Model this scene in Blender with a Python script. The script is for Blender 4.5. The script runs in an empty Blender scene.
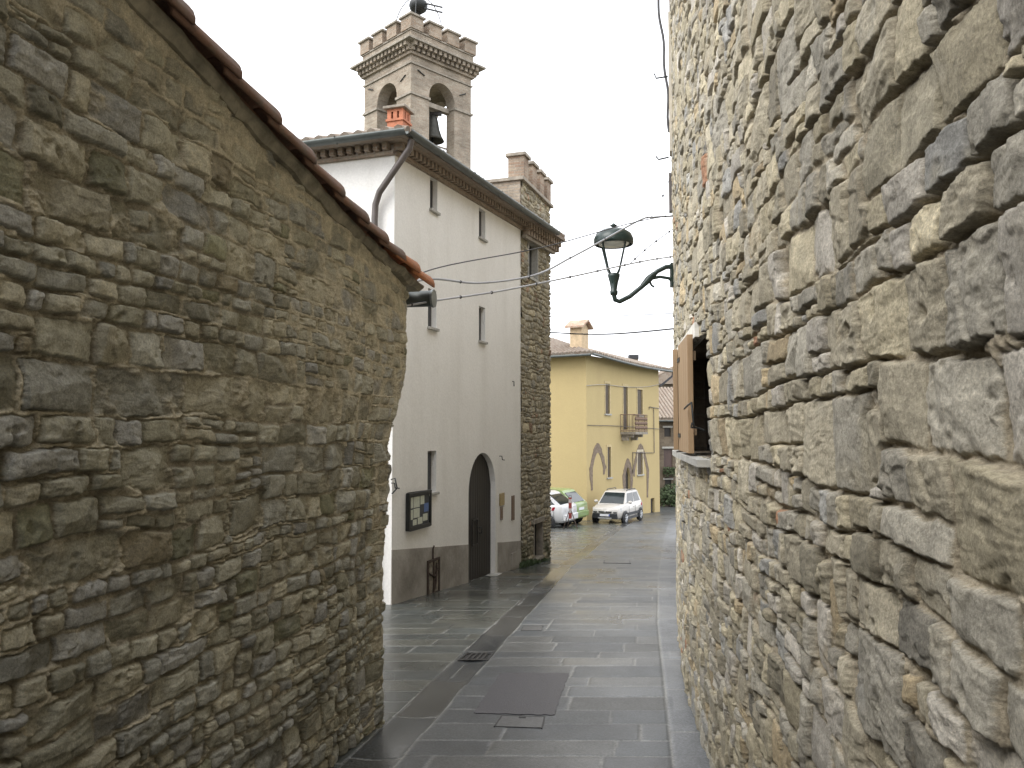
import bpy, bmesh, math, random
import numpy as np
from mathutils import Vector

# ------------------------------------------------------------------ camera, sky, sun, exposure
SC = bpy.context.scene
CAM_H = 1.6
cam_d = bpy.data.cameras.new("camera")
cam_d.sensor_width = 36.0
cam_d.lens = 36.0 * 800.0 / 1024.0
cam_d.clip_start = 0.05
cam_d.clip_end = 3000
cam = bpy.data.objects.new("camera", cam_d)
SC.collection.objects.link(cam)
cam.location = (0, 0, CAM_H)
cam.rotation_euler = (math.pi / 2 + math.atan(46 / 800.0), 0, 0)
SC.camera = cam

SUN_EL, SUN_AZ = math.radians(46), math.radians(236)      # azimuth clockwise from +Y
world = bpy.data.worlds.new("World")
SC.world = world
world.use_nodes = True
wn = world.node_tree
wn.nodes.clear()
wo = wn.nodes.new('ShaderNodeOutputWorld')
bg = wn.nodes.new('ShaderNodeBackground')
sky = wn.nodes.new('ShaderNodeTexSky')
sky.sky_type = 'NISHITA'
sky.sun_disc = False
sky.sun_elevation = SUN_EL
sky.sun_rotation = SUN_AZ
sky.dust_density = 6.0
sky.air_density = 1.0
sky.ozone_density = 1.0
hsv = wn.nodes.new('ShaderNodeHueSaturation')             # overcast: the cloud layer takes the blue out
hsv.inputs['Saturation'].default_value = 0.10
wn.links.new(sky.outputs[0], hsv.inputs['Color'])
cloud = wn.nodes.new('ShaderNodeMix')                      # an even cloud deck over the clear-sky gradient
cloud.data_type = 'RGBA'
cloud.inputs[0].default_value = 0.85
cloud.inputs[7].default_value = (7.0, 7.15, 7.5, 1)
wn.links.new(hsv.outputs[0], cloud.inputs[6])
wn.links.new(cloud.outputs[2], bg.inputs['Color'])
bg.inputs['Strength'].default_value = 0.15
wn.links.new(bg.outputs[0], wo.inputs['Surface'])

sun_d = bpy.data.lights.new("sun", 'SUN')
sun_d.energy = 0.85
sun_d.angle = math.radians(40)
sun_d.color = (1.0, 0.96, 0.9)
sun = bpy.data.objects.new("sun", sun_d)
SC.collection.objects.link(sun)
sv = Vector((math.sin(SUN_AZ) * math.cos(SUN_EL), math.cos(SUN_AZ) * math.cos(SUN_EL), math.sin(SUN_EL)))
sun.rotation_euler = (-sv).to_track_quat('-Z', 'Y').to_euler()

SC.view_settings.view_transform = 'Standard'
SC.view_settings.look = 'None'
SC.view_settings.gamma = 1.0
SC.view_settings.use_curve_mapping = False
SC.view_settings.exposure = 1.27
SC.cycles.max_bounces = 6
SC.cycles.use_denoising = True

RNG = random.Random(7)

# ------------------------------------------------------------------ numpy noise
def _hash(ix, iy, seed):
    h = (ix.astype(np.int64) * 374761393 + iy.astype(np.int64) * 668265263 + seed * 1442695041) & 0xFFFFFFFF
    h = ((h ^ (h >> 13)) * 1274126177) & 0xFFFFFFFF
    return (h ^ (h >> 16)) & 0xFFFFFFFF

def pnoise(x, y, seed=0):
    x = np.asarray(x, dtype=np.float32); y = np.asarray(y, dtype=np.float32)
    ix = np.floor(x); iy = np.floor(y)
    fx = x - ix; fy = y - iy
    u = fx * fx * fx * (fx * (fx * 6 - 15) + 10); v = fy * fy * fy * (fy * (fy * 6 - 15) + 10)
    def g(ax, ay, dx, dy):
        a = _hash(ax, ay, seed).astype(np.float32) * np.float32(2 * math.pi / 4294967296.0)
        return np.cos(a) * dx + np.sin(a) * dy
    a = g(ix, iy, fx, fy); b = g(ix + 1, iy, fx - 1, fy)
    c = g(ix, iy + 1, fx, fy - 1); d = g(ix + 1, iy + 1, fx - 1, fy - 1)
    return (a + (b - a) * u + ((c + (d - c) * u) - (a + (b - a) * u)) * v) * 1.5

def fbm(x, y, seed=0, octv=4, gain=0.5):
    s = 0; a = 1.0; f = 1.0; n = 0
    for o in range(octv):
        s = s + a * pnoise(x * f, y * f, seed + 17 * o); n += a
        a *= gain; f *= 2.03
    return s / n

def ridged(x, y, seed=0, octv=4, gain=0.5):
    s = 0; a = 1.0; f = 1.0; n = 0
    for o in range(octv):
        s = s + a * (1 - 2 * np.abs(pnoise(x * f, y * f, seed + 17 * o))); n += a
        a *= gain; f *= 2.03
    return s / n

def sstep(a, b, x):
    t = np.clip((x - a) / (b - a), 0, 1)
    return t * t * (3 - 2 * t)

# ------------------------------------------------------------------ node helpers
def new_mat(name):
    m = bpy.data.materials.new(name)
    m.use_nodes = True
    nt = m.node_tree
    b = nt.nodes['Principled BSDF']
    return m, nt, b

def N(nt, t, **kw):
    n = nt.nodes.new(t)
    for k, v in kw.items():
        if hasattr(n, k): setattr(n, k, v)
        else: n.inputs[k].default_value = v
    return n

def noise_node(nt, vec, scale, detail=6, rough=0.6):
    n = nt.nodes.new('ShaderNodeTexNoise')
    n.inputs['Scale'].default_value = scale
    n.inputs['Detail'].default_value = detail
    n.inputs['Roughness'].default_value = rough
    if vec is not None: nt.links.new(vec, n.inputs['Vector'])
    return n

def ramp(nt, fac, p0, c0, p1, c1):
    r = nt.nodes.new('ShaderNodeValToRGB')
    r.color_ramp.elements[0].position = p0; r.color_ramp.elements[0].color = c0
    r.color_ramp.elements[1].position = p1; r.color_ramp.elements[1].color = c1
    nt.links.new(fac, r.inputs['Fac'])
    return r

def mixc(nt, mode, fac, a, b):
    m = nt.nodes.new('ShaderNodeMix')
    m.data_type = 'RGBA'; m.blend_type = mode
    def put(i, v):
        if hasattr(v, 'is_linked') or hasattr(v, 'links'): nt.links.new(v, m.inputs[i])
        elif isinstance(v, (int, float)): m.inputs[i].default_value = v
        else: m.inputs[i].default_value = v
    put(0, fac); put(6, a); put(7, b)
    return m.outputs[2]

def g4(v): return (v, v, v, 1)
def c4(c): return (c[0], c[1], c[2], 1)

def bump(nt, b, height, strength, dist, prev=None):
    n = nt.nodes.new('ShaderNodeBump')
    n.inputs['Strength'].default_value = strength
    n.inputs['Distance'].default_value = dist
    nt.links.new(height, n.inputs['Height'])
    if prev is not None: nt.links.new(prev, n.inputs['Normal'])
    nt.links.new(n.outputs[0], b.inputs['Normal'])
    return n.outputs[0]

def objco(nt, mapscale=None):
    t = nt.nodes.new('ShaderNodeTexCoord')
    o = t.outputs['Object']
    if mapscale:
        mp = nt.nodes.new('ShaderNodeMapping')
        mp.inputs['Scale'].default_value = mapscale
        nt.links.new(o, mp.inputs['Vector']); o = mp.outputs[0]
    return o

def mat_attr_stone(name, rough=0.85, fine=1.0, spec=0.35):
    m, nt, b = new_mat(name)
    at = nt.nodes.new('ShaderNodeAttribute'); at.attribute_name = 'col'
    co = objco(nt)
    n1 = noise_node(nt, co, 20, 10, 0.72); n2 = noise_node(nt, co, 130, 8, 0.78)
    r1 = ramp(nt, n1.outputs[0], 0.3, g4(0.70), 0.72, g4(1.22))
    r2 = ramp(nt, n2.outputs[0], 0.34, g4(0.5), 0.66, g4(1.4))
    c = mixc(nt, 'MULTIPLY', 1.0, at.outputs['Color'], r1.outputs[0])
    c = mixc(nt, 'MULTIPLY', 0.8, c, r2.outputs[0])
    nt.links.new(c, b.inputs['Base Color'])
    b.inputs['Roughness'].default_value = rough
    b.inputs['Specular IOR Level'].default_value = spec
    p = bump(nt, b, n1.outputs[0], 0.55 * fine, 0.02)
    bump(nt, b, n2.outputs[0], 0.9 * fine, 0.007, p)
    return m

def mat_plain(name, col, rough=0.6, metal=0.0, nscale=14, namt=0.18, bumpd=0.0, spec=0.5):
    m, nt, b = new_mat(name)
    co = objco(nt)
    n1 = noise_node(nt, co, nscale, 6, 0.6)
    r = ramp(nt, n1.outputs[0], 0.3, g4(1 - namt), 0.7, g4(1 + namt))
    c = mixc(nt, 'MULTIPLY', 1.0, c4(col), r.outputs[0])
    nt.links.new(c, b.inputs['Base Color'])
    b.inputs['Roughness'].default_value = rough
    b.inputs['Metallic'].default_value = metal
    b.inputs['Specular IOR Level'].default_value = spec
    if bumpd > 0:
        bump(nt, b, n1.outputs[0], 0.6, bumpd)
    return m

def mat_plaster(name, col, stain, amt=0.5, streak=(2.2, 2.2, 0.22), bumpd=0.006, blot=0.14, bs=1.1):
    m, nt, b = new_mat(name)
    co = objco(nt)
    cs = objco(nt, streak)
    n1 = noise_node(nt, co, bs, 8, 0.62); n2 = noise_node(nt, cs, 2.0, 6, 0.6); n3 = noise_node(nt, co, 30, 5, 0.6)
    r1 = ramp(nt, n1.outputs[0], 0.42, g4(0), 0.75, g4(1))
    r2 = ramp(nt, n2.outputs[0], 0.45, g4(0), 0.8, g4(1))
    c = mixc(nt, 'MIX', r1.outputs[0], c4(col), c4([x * (1 - blot) + y * blot for x, y in zip(col, stain)]))
    sc_ = nt.nodes.new('ShaderNodeMath'); sc_.operation = 'MULTIPLY'; sc_.inputs[1].default_value = amt
    nt.links.new(r2.outputs[0], sc_.inputs[0])
    c = mixc(nt, 'MIX', sc_.outputs[0], c, c4(stain))
    r3 = ramp(nt, n3.outputs[0], 0.3, g4(0.93), 0.7, g4(1.05))
    c = mixc(nt, 'MULTIPLY', 1.0, c, r3.outputs[0])
    nt.links.new(c, b.inputs['Base Color'])
    b.inputs['Roughness'].default_value = 0.9
    b.inputs['Specular IOR Level'].default_value = 0.2
    p = bump(nt, b, n3.outputs[0], 0.5, bumpd)
    bump(nt, b, n1.outputs[0], 0.4, 0.05, p)
    return m

def mat_brick(name, c1, c2, mortar, scale=1.0, bw=0.27, rh=0.065, rough=0.9, dirt=0.5, bs=0.6):
    m, nt, b = new_mat(name)
    uv = nt.nodes.new('ShaderNodeUVMap')
    br = nt.nodes.new('ShaderNodeTexBrick')
    br.inputs['Color1'].default_value = c4(c1); br.inputs['Color2'].default_value = c4(c2)
    br.inputs['Mortar'].default_value = c4(mortar)
    br.inputs['Scale'].default_value = scale
    br.inputs['Mortar Size'].default_value = 0.008
    br.inputs['Mortar Smooth'].default_value = 0.3
    br.inputs['Brick Width'].default_value = bw
    br.inputs['Row Height'].default_value = rh
    co = objco(nt)
    wob = noise_node(nt, co, 3.0, 3)
    va = nt.nodes.new('ShaderNodeVectorMath'); va.operation = 'MULTIPLY_ADD'
    nt.links.new(wob.outputs['Color'], va.inputs[0]); va.inputs[1].default_value = (0.03, 0.03, 0); nt.links.new(uv.outputs[0], va.inputs[2])
    nt.links.new(va.outputs[0], br.inputs['Vector'])
    n1 = noise_node(nt, co, 1.3, 8, 0.65); n2 = noise_node(nt, co, 22, 6, 0.65)
    r1 = ramp(nt, n1.outputs[0], 0.35, g4(0.62), 0.7, g4(1.2)); r2 = ramp(nt, n2.outputs[0], 0.3, g4(0.7), 0.7, g4(1.25))
    c = mixc(nt, 'MULTIPLY', dirt, br.outputs['Color'], r1.outputs[0])
    c = mixc(nt, 'MULTIPLY', 0.8, c, r2.outputs[0])
    nt.links.new(c, b.inputs['Base Color'])
    b.inputs['Roughness'].default_value = rough
    b.inputs['Specular IOR Level'].default_value = 0.2
    inv = nt.nodes.new('ShaderNodeMath'); inv.operation = 'SUBTRACT'; inv.inputs[0].default_value = 1
    nt.links.new(br.outputs['Fac'], inv.inputs[1])
    p = bump(nt, b, inv.outputs[0], bs, 0.01)
    bump(nt, b, n2.outputs[0], 0.5, 0.01, p)
    return m

def mat_tile(name, ca, cb, lichen, rough=0.85):
    m, nt, b = new_mat(name)
    co = objco(nt)
    v = nt.nodes.new('ShaderNodeTexVoronoi'); v.inputs['Scale'].default_value = 4.5
    nt.links.new(co, v.inputs['Vector'])
    sep = nt.nodes.new('ShaderNodeSeparateColor'); nt.links.new(v.outputs['Color'], sep.inputs[0])
    c = mixc(nt, 'MIX', sep.outputs[0], c4(ca), c4(cb))
    n1 = noise_node(nt, co, 9, 8, 0.7)
    r1 = ramp(nt, n1.outputs[0], 0.48, g4(0), 0.66, g4(0.75))
    c = mixc(nt, 'MIX', r1.outputs[0], c, c4(lichen))
    n2 = noise_node(nt, co, 60, 5, 0.7)
    r2 = ramp(nt, n2.outputs[0], 0.3, g4(0.75), 0.7, g4(1.2))
    c = mixc(nt, 'MULTIPLY', 0.9, c, r2.outputs[0])
    nt.links.new(c, b.inputs['Base Color'])
    b.inputs['Roughness'].default_value = rough
    bump(nt, b, n2.outputs[0], 0.4, 0.006)
    return m

def mat_wood(name, ca, cb, rough=0.5):
    m, nt, b = new_mat(name)
    co = objco(nt, (22, 22, 1.2))
    n1 = noise_node(nt, co, 1.5, 8, 0.6)
    r = ramp(nt, n1.outputs[0], 0.3, c4(ca), 0.72, c4(cb))
    nt.links.new(r.outputs[0], b.inputs['Base Color'])
    b.inputs['Roughness'].default_value = rough
    bump(nt, b, n1.outputs[0], 0.35, 0.004)
    return m

def mat_glass_dark(name, col=(0.012, 0.014, 0.016), rough=0.06):
    m, nt, b = new_mat(name)
    co = objco(nt)
    n1 = noise_node(nt, co, 2.0, 2)
    r = ramp(nt, n1.outputs[0], 0.3, c4([x * 0.7 for x in col]), 0.7, c4([x * 1.3 for x in col]))
    nt.links.new(r.outputs[0], b.inputs['Base Color'])
    b.inputs['Roughness'].default_value = rough
    b.inputs['IOR'].default_value = 1.5
    return m

def mat_carpaint(name, col):
    m, nt, b = new_mat(name)
    co = objco(nt)
    n1 = noise_node(nt, co, 1.5, 4)
    r = ramp(nt, n1.outputs[0], 0.3, c4([x * 0.9 for x in col]), 0.7, c4(col))
    nt.links.new(r.outputs[0], b.inputs['Base Color'])
    b.inputs['Roughness'].default_value = 0.35
    b.inputs['Coat Weight'].default_value = 0.6
    b.inputs['Coat Roughness'].default_value = 0.08
    return m

M = {}
M['rubble_right'] = mat_attr_stone('pale_rubble', 0.88)  # pale beige stone of the right-hand wall
M['rubble_left'] = mat_attr_stone('weathered_rubble', 0.8)
M['rubble_tower'] = mat_attr_stone('tower_rubble', 0.9)
M['white'] = mat_plaster('white_plaster', (0.79, 0.775, 0.745), (0.57, 0.545, 0.50), 0.42, (0.9, 0.9, 0.16))
M['plinth'] = mat_plaster('grey_plinth_render', (0.38, 0.355, 0.32), (0.135, 0.12, 0.10), 0.6, (0.9, 0.9, 0.8), 0.006, 0.75, 1.9)
M['yellow'] = mat_plaster('yellow_plaster', (0.48, 0.382, 0.195), (0.40, 0.31, 0.165), 0.35, (0.5, 0.5, 0.12))
M['trimstone'] = mat_plain('brown_trim_stone', (0.19, 0.145, 0.105), 0.9, 0, 9, 0.4, 0.02)
M['sill'] = mat_plain('grey_sill_stone', (0.36, 0.35, 0.32), 0.8, 0, 14, 0.25, 0.006)
M['white_lintel'] = mat_plain('white_mortar_band', (0.66, 0.64, 0.58), 0.9, 0, 12, 0.2, 0.01)
M['brick_tower'] = mat_brick('buff_tower_brick', (0.31, 0.245, 0.185), (0.39, 0.335, 0.265), (0.345, 0.315, 0.27), dirt=0.9, bs=1.0)
M['brick_merlon2'] = mat_brick('worn_merlon_brick', (0.31, 0.225, 0.16), (0.37, 0.31, 0.245), (0.335, 0.305, 0.26), dirt=0.9)
M['brick_merlon'] = mat_brick('red_merlon_brick', (0.28, 0.19, 0.135), (0.34, 0.275, 0.21), (0.33, 0.29, 0.24), dirt=1.0)
M['brick_eave'] = mat_brick('eave_brick', (0.27, 0.195, 0.145), (0.33, 0.27, 0.21), (0.30, 0.265, 0.22), 1.0, 0.14, 0.05)
M['brick_far'] = mat_brick('far_stone_courses', (0.145, 0.115, 0.085), (0.19, 0.155, 0.115), (0.16, 0.14, 0.11), 1.0, 0.36, 0.14, dirt=0.8)
M['ledge'] = mat_plain('weathered_ledge', (0.26, 0.23, 0.19), 0.9, 0, 8, 0.35, 0.015)
M['mortar_bed'] = mat_plain('verge_mortar', (0.23, 0.208, 0.155), 0.92, 0, 9, 0.45, 0.03)
M['terracotta'] = mat_tile('old_roof_tile', (0.135, 0.075, 0.05), (0.19, 0.10, 0.062), (0.12, 0.10, 0.075))
M['terracotta_new'] = mat_tile('orange_roof_tile', (0.42, 0.16, 0.06), (0.38, 0.15, 0.065), (0.22, 0.12, 0.07))
M['roof_far'] = mat_tile('faded_roof_tile', (0.36, 0.22, 0.15), (0.44, 0.33, 0.24), (0.42, 0.38, 0.32))
M['roof_brown'] = mat_tile('old_brown_roof_tile', (0.19, 0.14, 0.105), (0.25, 0.205, 0.16), (0.27, 0.25, 0.22))
M['terracotta_pot'] = mat_plain('chimney_terracotta', (0.40, 0.15, 0.08), 0.8, 0, 10, 0.25, 0.004)
M['gutter'] = mat_plain('grey_green_gutter', (0.085, 0.095, 0.09), 0.45, 0.3, 6, 0.25)
M['downpipe'] = mat_plain('brown_downpipe', (0.10, 0.085, 0.078), 0.4, 0.2, 6, 0.2)
M['iron'] = mat_plain('black_iron', (0.025, 0.027, 0.027), 0.5, 0.4, 20, 0.3)
M['lampgreen'] = mat_plain('dark_green_lamp_paint', (0.018, 0.032, 0.028), 0.3, 0.1, 12, 0.25)
M['lampwhite'] = mat_plain('lamp_reflector', (0.70, 0.72, 0.70), 0.4, 0, 8, 0.1)
M['rust'] = mat_plain('rusty_iron', (0.06, 0.042, 0.032), 0.85, 0.2, 22, 0.5, 0.01)
M['doorwood'] = mat_wood('dark_door_wood', (0.012, 0.010, 0.008), (0.036, 0.029, 0.023), 0.6)
M['shutter'] = mat_wood('honey_shutter_wood', (0.26, 0.165, 0.085), (0.37, 0.25, 0.14), 0.55)
M['shutter_far'] = mat_wood('brown_far_shutter', (0.075, 0.055, 0.038), (0.12, 0.09, 0.06), 0.6)
M['glass'] = mat_glass_dark('dark_window_glass')
M['dark'] = mat_plain('dark_interior', (0.02, 0.018, 0.016), 0.95, 0, 6, 0.2)
M['boardblack'] = mat_plain('black_board_frame', (0.016, 0.017, 0.017), 0.35, 0.2, 12, 0.2)
M['boardback'] = mat_plain('dark_board_lining', (0.05, 0.055, 0.06), 0.6, 0, 12, 0.2)
M['paper'] = mat_plain('notice_paper', (0.50, 0.52, 0.43), 0.7, 0, 30, 0.12)
M['paperblue'] = mat_plain('blue_notice', (0.10, 0.16, 0.34), 0.6, 0, 30, 0.2)
M['brass'] = mat_plain('brass_plate', (0.34, 0.25, 0.10), 0.4, 0.6, 20, 0.2)
M['plaque'] = mat_plain('brown_plaque', (0.16, 0.10, 0.065), 0.6, 0.0, 20, 0.2)
M['cable'] = mat_plain('black_cable', (0.05, 0.05, 0.055), 0.5, 0, 10, 0.1)
M['cablegrey'] = mat_plain('pale_grey_cable', (0.36, 0.37, 0.40), 0.5, 0, 10, 0.1)
M['conduit'] = mat_plain('beige_conduit', (0.46, 0.42, 0.35), 0.7, 0, 8, 0.15)
M['asphalt'] = mat_plain('asphalt_patch', (0.046, 0.042, 0.047), 0.46, 0, 90, 0.5, 0.006)
M['castiron'] = mat_plain('cast_iron', (0.035, 0.033, 0.032), 0.45, 0.5, 30, 0.3)
M['slabgrey'] = mat_plain('grey_lid_stone', (0.085, 0.084, 0.082), 0.4, 0, 40, 0.3, 0.004)
M['car_white'] = mat_carpaint('white_car_paint', (0.58, 0.585, 0.59))
M['car_cream'] = mat_carpaint('cream_car_paint', (0.50, 0.475, 0.435))
M['car_green'] = mat_carpaint('lime_car_paint', (0.22, 0.31, 0.11))
M['carglass'] = mat_glass_dark('car_glass', (0.02, 0.026, 0.026), 0.05)
M['tyre'] = mat_plain('tyre_rubber', (0.018, 0.018, 0.018), 0.8, 0, 40, 0.2)
M['rim'] = mat_plain('alloy_rim', (0.42, 0.43, 0.44), 0.35, 0.7, 20, 0.15)
M['plastic'] = mat_plain('black_trim_plastic', (0.022, 0.023, 0.026), 0.5, 0, 30, 0.2)
M['silver'] = mat_plain('silver_trim', (0.5, 0.5, 0.5), 0.35, 0.6, 20, 0.1)
M['lens'] = mat_plain('headlight_lens', (0.62, 0.64, 0.66), 0.12, 0.2, 30, 0.15)
M['redlens'] = mat_plain('red_tail_lens', (0.40, 0.015, 0.03), 0.15, 0, 30, 0.2)
M['plate'] = mat_plain('number_plate', (0.68, 0.69, 0.72), 0.5, 0, 30, 0.1)
M['plateblue'] = mat_plain('plate_blue_band', (0.03, 0.08, 0.4), 0.5, 0, 30, 0.1)
M['red'] = mat_plain('barrier_red', (0.20, 0.035, 0.03), 0.5, 0, 20, 0.2)
M['barwhite'] = mat_plain('barrier_white', (0.36, 0.32, 0.31), 0.5, 0, 20, 0.15)
M['leaf'] = mat_plain('dark_leaf', (0.045, 0.07, 0.025), 0.7, 0, 8, 0.4)
M['moss'] = mat_plain('moss', (0.07, 0.085, 0.03), 0.95, 0, 14, 0.5, 0.02)
M['hill'] = mat_plain('hazy_wooded_hill', (0.16, 0.20, 0.19), 1.0, 0, 0.02, 0.3)  # haze of distance put into the base colour, paler than woodland

# ------------------------------------------------------------------ mesh helpers
COL = SC.collection

def thing(name, label, cat, loc=(0, 0, 0), rotz=0.0, group=None):
    o = bpy.data.objects.new(name, None)
    COL.objects.link(o)
    o.location = loc; o.rotation_euler = (0, 0, rotz)
    o.empty_display_size = 0.2
    tag(o, label, cat, group)
    return o

def tag(o, label=None, cat=None, group=None, kind=None):
    if label: o['label'] = label
    if cat: o['category'] = cat
    if group: o['group'] = group
    if kind: o['kind'] = kind
    return o

def world_loc(o):
    v = Vector((0, 0, 0))
    while o is not None:
        v += o.location; o = o.parent
    return v

class MB:
    def __init__(s):
        s.v = []; s.f = []; s.sm = []
    def add(s, vs, fs, smooth=False):
        b = len(s.v)
        s.v += [tuple(map(float, p)) for p in vs]
        s.f += [tuple(i + b for i in f) for f in fs]
        s.sm += [smooth] * len(fs)
        return s
    def hexa(s, p):      # 8 corner points: bottom 4 ccw, top 4 ccw
        return s.add(p, [(3, 2, 1, 0), (4, 5, 6, 7), (0, 1, 5, 4), (1, 2, 6, 5), (2, 3, 7, 6), (3, 0, 4, 7)])
    def box(s, x0, x1, y0, y1, z0, z1):
        return s.hexa([(x0, y0, z0), (x1, y0, z0), (x1, y1, z0), (x0, y1, z0), (x0, y0, z1), (x1, y0, z1), (x1, y1, z1), (x0, y1, z1)])
    def obox(s, o, d, n, t0, t1, p0, p1, z0, z1, zs=0.0):
        """box in a wall frame: o origin xy, d along, n outward; zs = rise of z per metre along"""
        def P(t, p, z): return (o[0] + d[0] * t + n[0] * p, o[1] + d[1] * t + n[1] * p, z + zs * t)
        a = [P(t0, p0, z0), P(t1, p0, z0), P(t1, p1, z0), P(t0, p1, z0), P(t0, p0, z1), P(t1, p0, z1), P(t1, p1, z1), P(t0, p1, z1)]
        return s.hexa(a)
    def prism(s, poly, z0, z1):
        n = len(poly)
        vs = [(x, y, z0) for x, y in poly] + [(x, y, z1) for x, y in poly]
        fs = [tuple(range(n - 1, -1, -1)), tuple(range(n, 2 * n))] + [(i, (i + 1) % n, n + (i + 1) % n, n + i) for i in range(n)]
        return s.add(vs, fs)
    def tube(s, pts, r, seg=8, caps=True):
        pts = [Vector(p) for p in pts]
        rs = r if isinstance(r, (list, tuple)) else [r] * len(pts)
        vs = []; up = Vector((0, 0, 1))
        prev = None
        for i, p in enumerate(pts):
            a = pts[max(i - 1, 0)]; b = pts[min(i + 1, len(pts) - 1)]
            t = (b - a).normalized()
            if prev is None:
                ref = up if abs(t.z) < 0.9 else Vector((1, 0, 0))
                x = t.cross(ref).normalized()
            else:
                x = (prev - t * prev.dot(t)).normalized()
            prev = x
            y = t.cross(x)
            for k in range(seg):
                an = 2 * math.pi * k / seg
                vs.append(p + x * (math.cos(an) * rs[i]) + y * (math.sin(an) * rs[i]))
        fs = []
        for i in range(len(pts) - 1):
            for k in range(seg):
                fs.append((i * seg + k, i * seg + (k + 1) % seg, (i + 1) * seg + (k + 1) % seg, (i + 1) * seg + k))
        s.add(vs, fs, True)
        if caps:
            e = len(pts) - 1
            s.add(vs[:seg], [tuple(range(seg - 1, -1, -1))]); s.add(vs[e * seg:], [tuple(range(seg))])
        return s
    def lathe(s, prof, c=(0, 0, 0), seg=20, axis='z', smooth=True):
        vs = []
        for r, h in prof:
            for k in range(seg):
                a = 2 * math.pi * k / seg
                if axis == 'z': vs.append((c[0] + r * math.cos(a), c[1] + r * math.sin(a), c[2] + h))
                elif axis == 'y': vs.append((c[0] + r * math.cos(a), c[1] + h, c[2] + r * math.sin(a)))
                else: vs.append((c[0] + h, c[1] + r * math.cos(a), c[2] + r * math.sin(a)))
        fs = []
        for i in range(len(prof) - 1):
            for k in range(seg):
                fs.append((i * seg + k, i * seg + (k + 1) % seg, (i + 1) * seg + (k + 1) % seg, (i + 1) * seg + k))
        return s.add(vs, fs, smooth)
    def build_each(s, name, mat, parent=None, **k):
        """one object per separate piece"""
        par = list(range(len(s.v)))
        def find(a):
            while par[a] != a:
                par[a] = par[par[a]]; a = par[a]
            return a
        for f in s.f:
            r = find(f[0])
            for i in f[1:]: par[find(i)] = r
        groups = {}
        for f, sm in zip(s.f, s.sm): groups.setdefault(find(f[0]), []).append((f, sm))
        out = []
        for g in groups.values():
            ids = sorted({i for f, _ in g for i in f}); mp = {a: b for b, a in enumerate(ids)}
            m = MB(); m.v = [s.v[i] for i in ids]; m.f = [tuple(mp[i] for i in f) for f, _ in g]; m.sm = [x for _, x in g]
            out.append(m.build(name, mat, parent, **k))
        return out
    def build(s, name, mat, parent=None, bevel=0.0, local=False, fixn=True):
        me = bpy.data.meshes.new(name)
        off = (0, 0, 0)
        if parent is not None and not local:
            off = world_loc(parent)
        vs = [(x - off[0], y - off[1], z - off[2]) for x, y, z in s.v]
        me.from_pydata(vs, [], s.f)
        me.polygons.foreach_set('use_smooth', s.sm)
        if bevel > 0 or fixn:
            bm = bmesh.new(); bm.from_mesh(me)
            if bevel > 0:
                bmesh.ops.remove_doubles(bm, verts=bm.verts, dist=1e-5)
            bmesh.ops.recalc_face_normals(bm, faces=bm.faces)
            if bevel > 0:
                ed = [e for e in bm.edges if len(e.link_faces) == 2 and e.calc_face_angle(0) > 0.5]
                bmesh.ops.bevel(bm, geom=ed, offset=bevel, segments=2, profile=0.6, affect='EDGES', clamp_overlap=True)
            bm.to_mesh(me); bm.free()
        uvl = me.uv_layers.new(name='UVMap')
        uv = np.zeros((len(me.loops), 2), np.float32)
        for p in me.polygons:
            n = p.normal
            hl = math.hypot(n.x, n.y)
            for li in p.loop_indices:
                co = me.vertices[me.loops[li].vertex_index].co
                if hl < 0.5: uv[li] = (co.x, co.y)
                else: uv[li] = ((-n.y * co.x + n.x * co.y) / hl, co.z)
        uvl.data.foreach_set('uv', uv.ravel())
        me.materials.append(mat)
        o = bpy.data.objects.new(name, me)
        COL.objects.link(o)
        if parent is not None: o.parent = parent
        return o

def grid_mesh(name, P, mat, col=None, keep=None, parent=None, extra=None, flip=False):
    """P: (nr, nc, 3) array of points -> one smooth-shaded sheet with a colour attribute"""
    nr, nc = P.shape[:2]
    idx = np.arange(nr * nc).reshape(nr, nc)
    q = np.stack([idx[:-1, :-1], idx[:-1, 1:], idx[1:, 1:], idx[1:, :-1]], -1)
    if flip: q = q[..., ::-1]
    if keep is not None: q = q[keep]
    q = q.reshape(-1, 4)
    V = P.reshape(-1, 3).astype(np.float32)
    if parent is not None:
        w = world_loc(parent); V = V - np.array([w.x, w.y, w.z], np.float32)
    me = bpy.data.meshes.new(name)
    me.vertices.add(len(V)); me.vertices.foreach_set('co', V.ravel())
    me.loops.add(q.size); me.loops.foreach_set('vertex_index', q.ravel().astype(np.int32))
    me.polygons.add(len(q))
    me.polygons.foreach_set('loop_start', np.arange(0, q.size, 4, dtype=np.int32))
    me.polygons.foreach_set('use_smooth', np.ones(len(q), bool))
    if col is not None:
        a = me.color_attributes.new('col', 'FLOAT_COLOR', 'POINT')
        c = np.ones((len(V), 4), np.float32); c[:, :3] = col.reshape(-1, 3)
        a.data.foreach_set('color', c.ravel())
    if extra:
        for k, arr in extra.items():
            a = me.attributes.new(k, 'FLOAT', 'POINT'); a.data.foreach_set('value', arr.ravel().astype(np.float32))
    me.update(calc_edges=True)
    me.materials.append(mat)
    o = bpy.data.objects.new(name, me)
    COL.objects.link(o)
    if parent is not None: o.parent = parent
    return o

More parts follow.
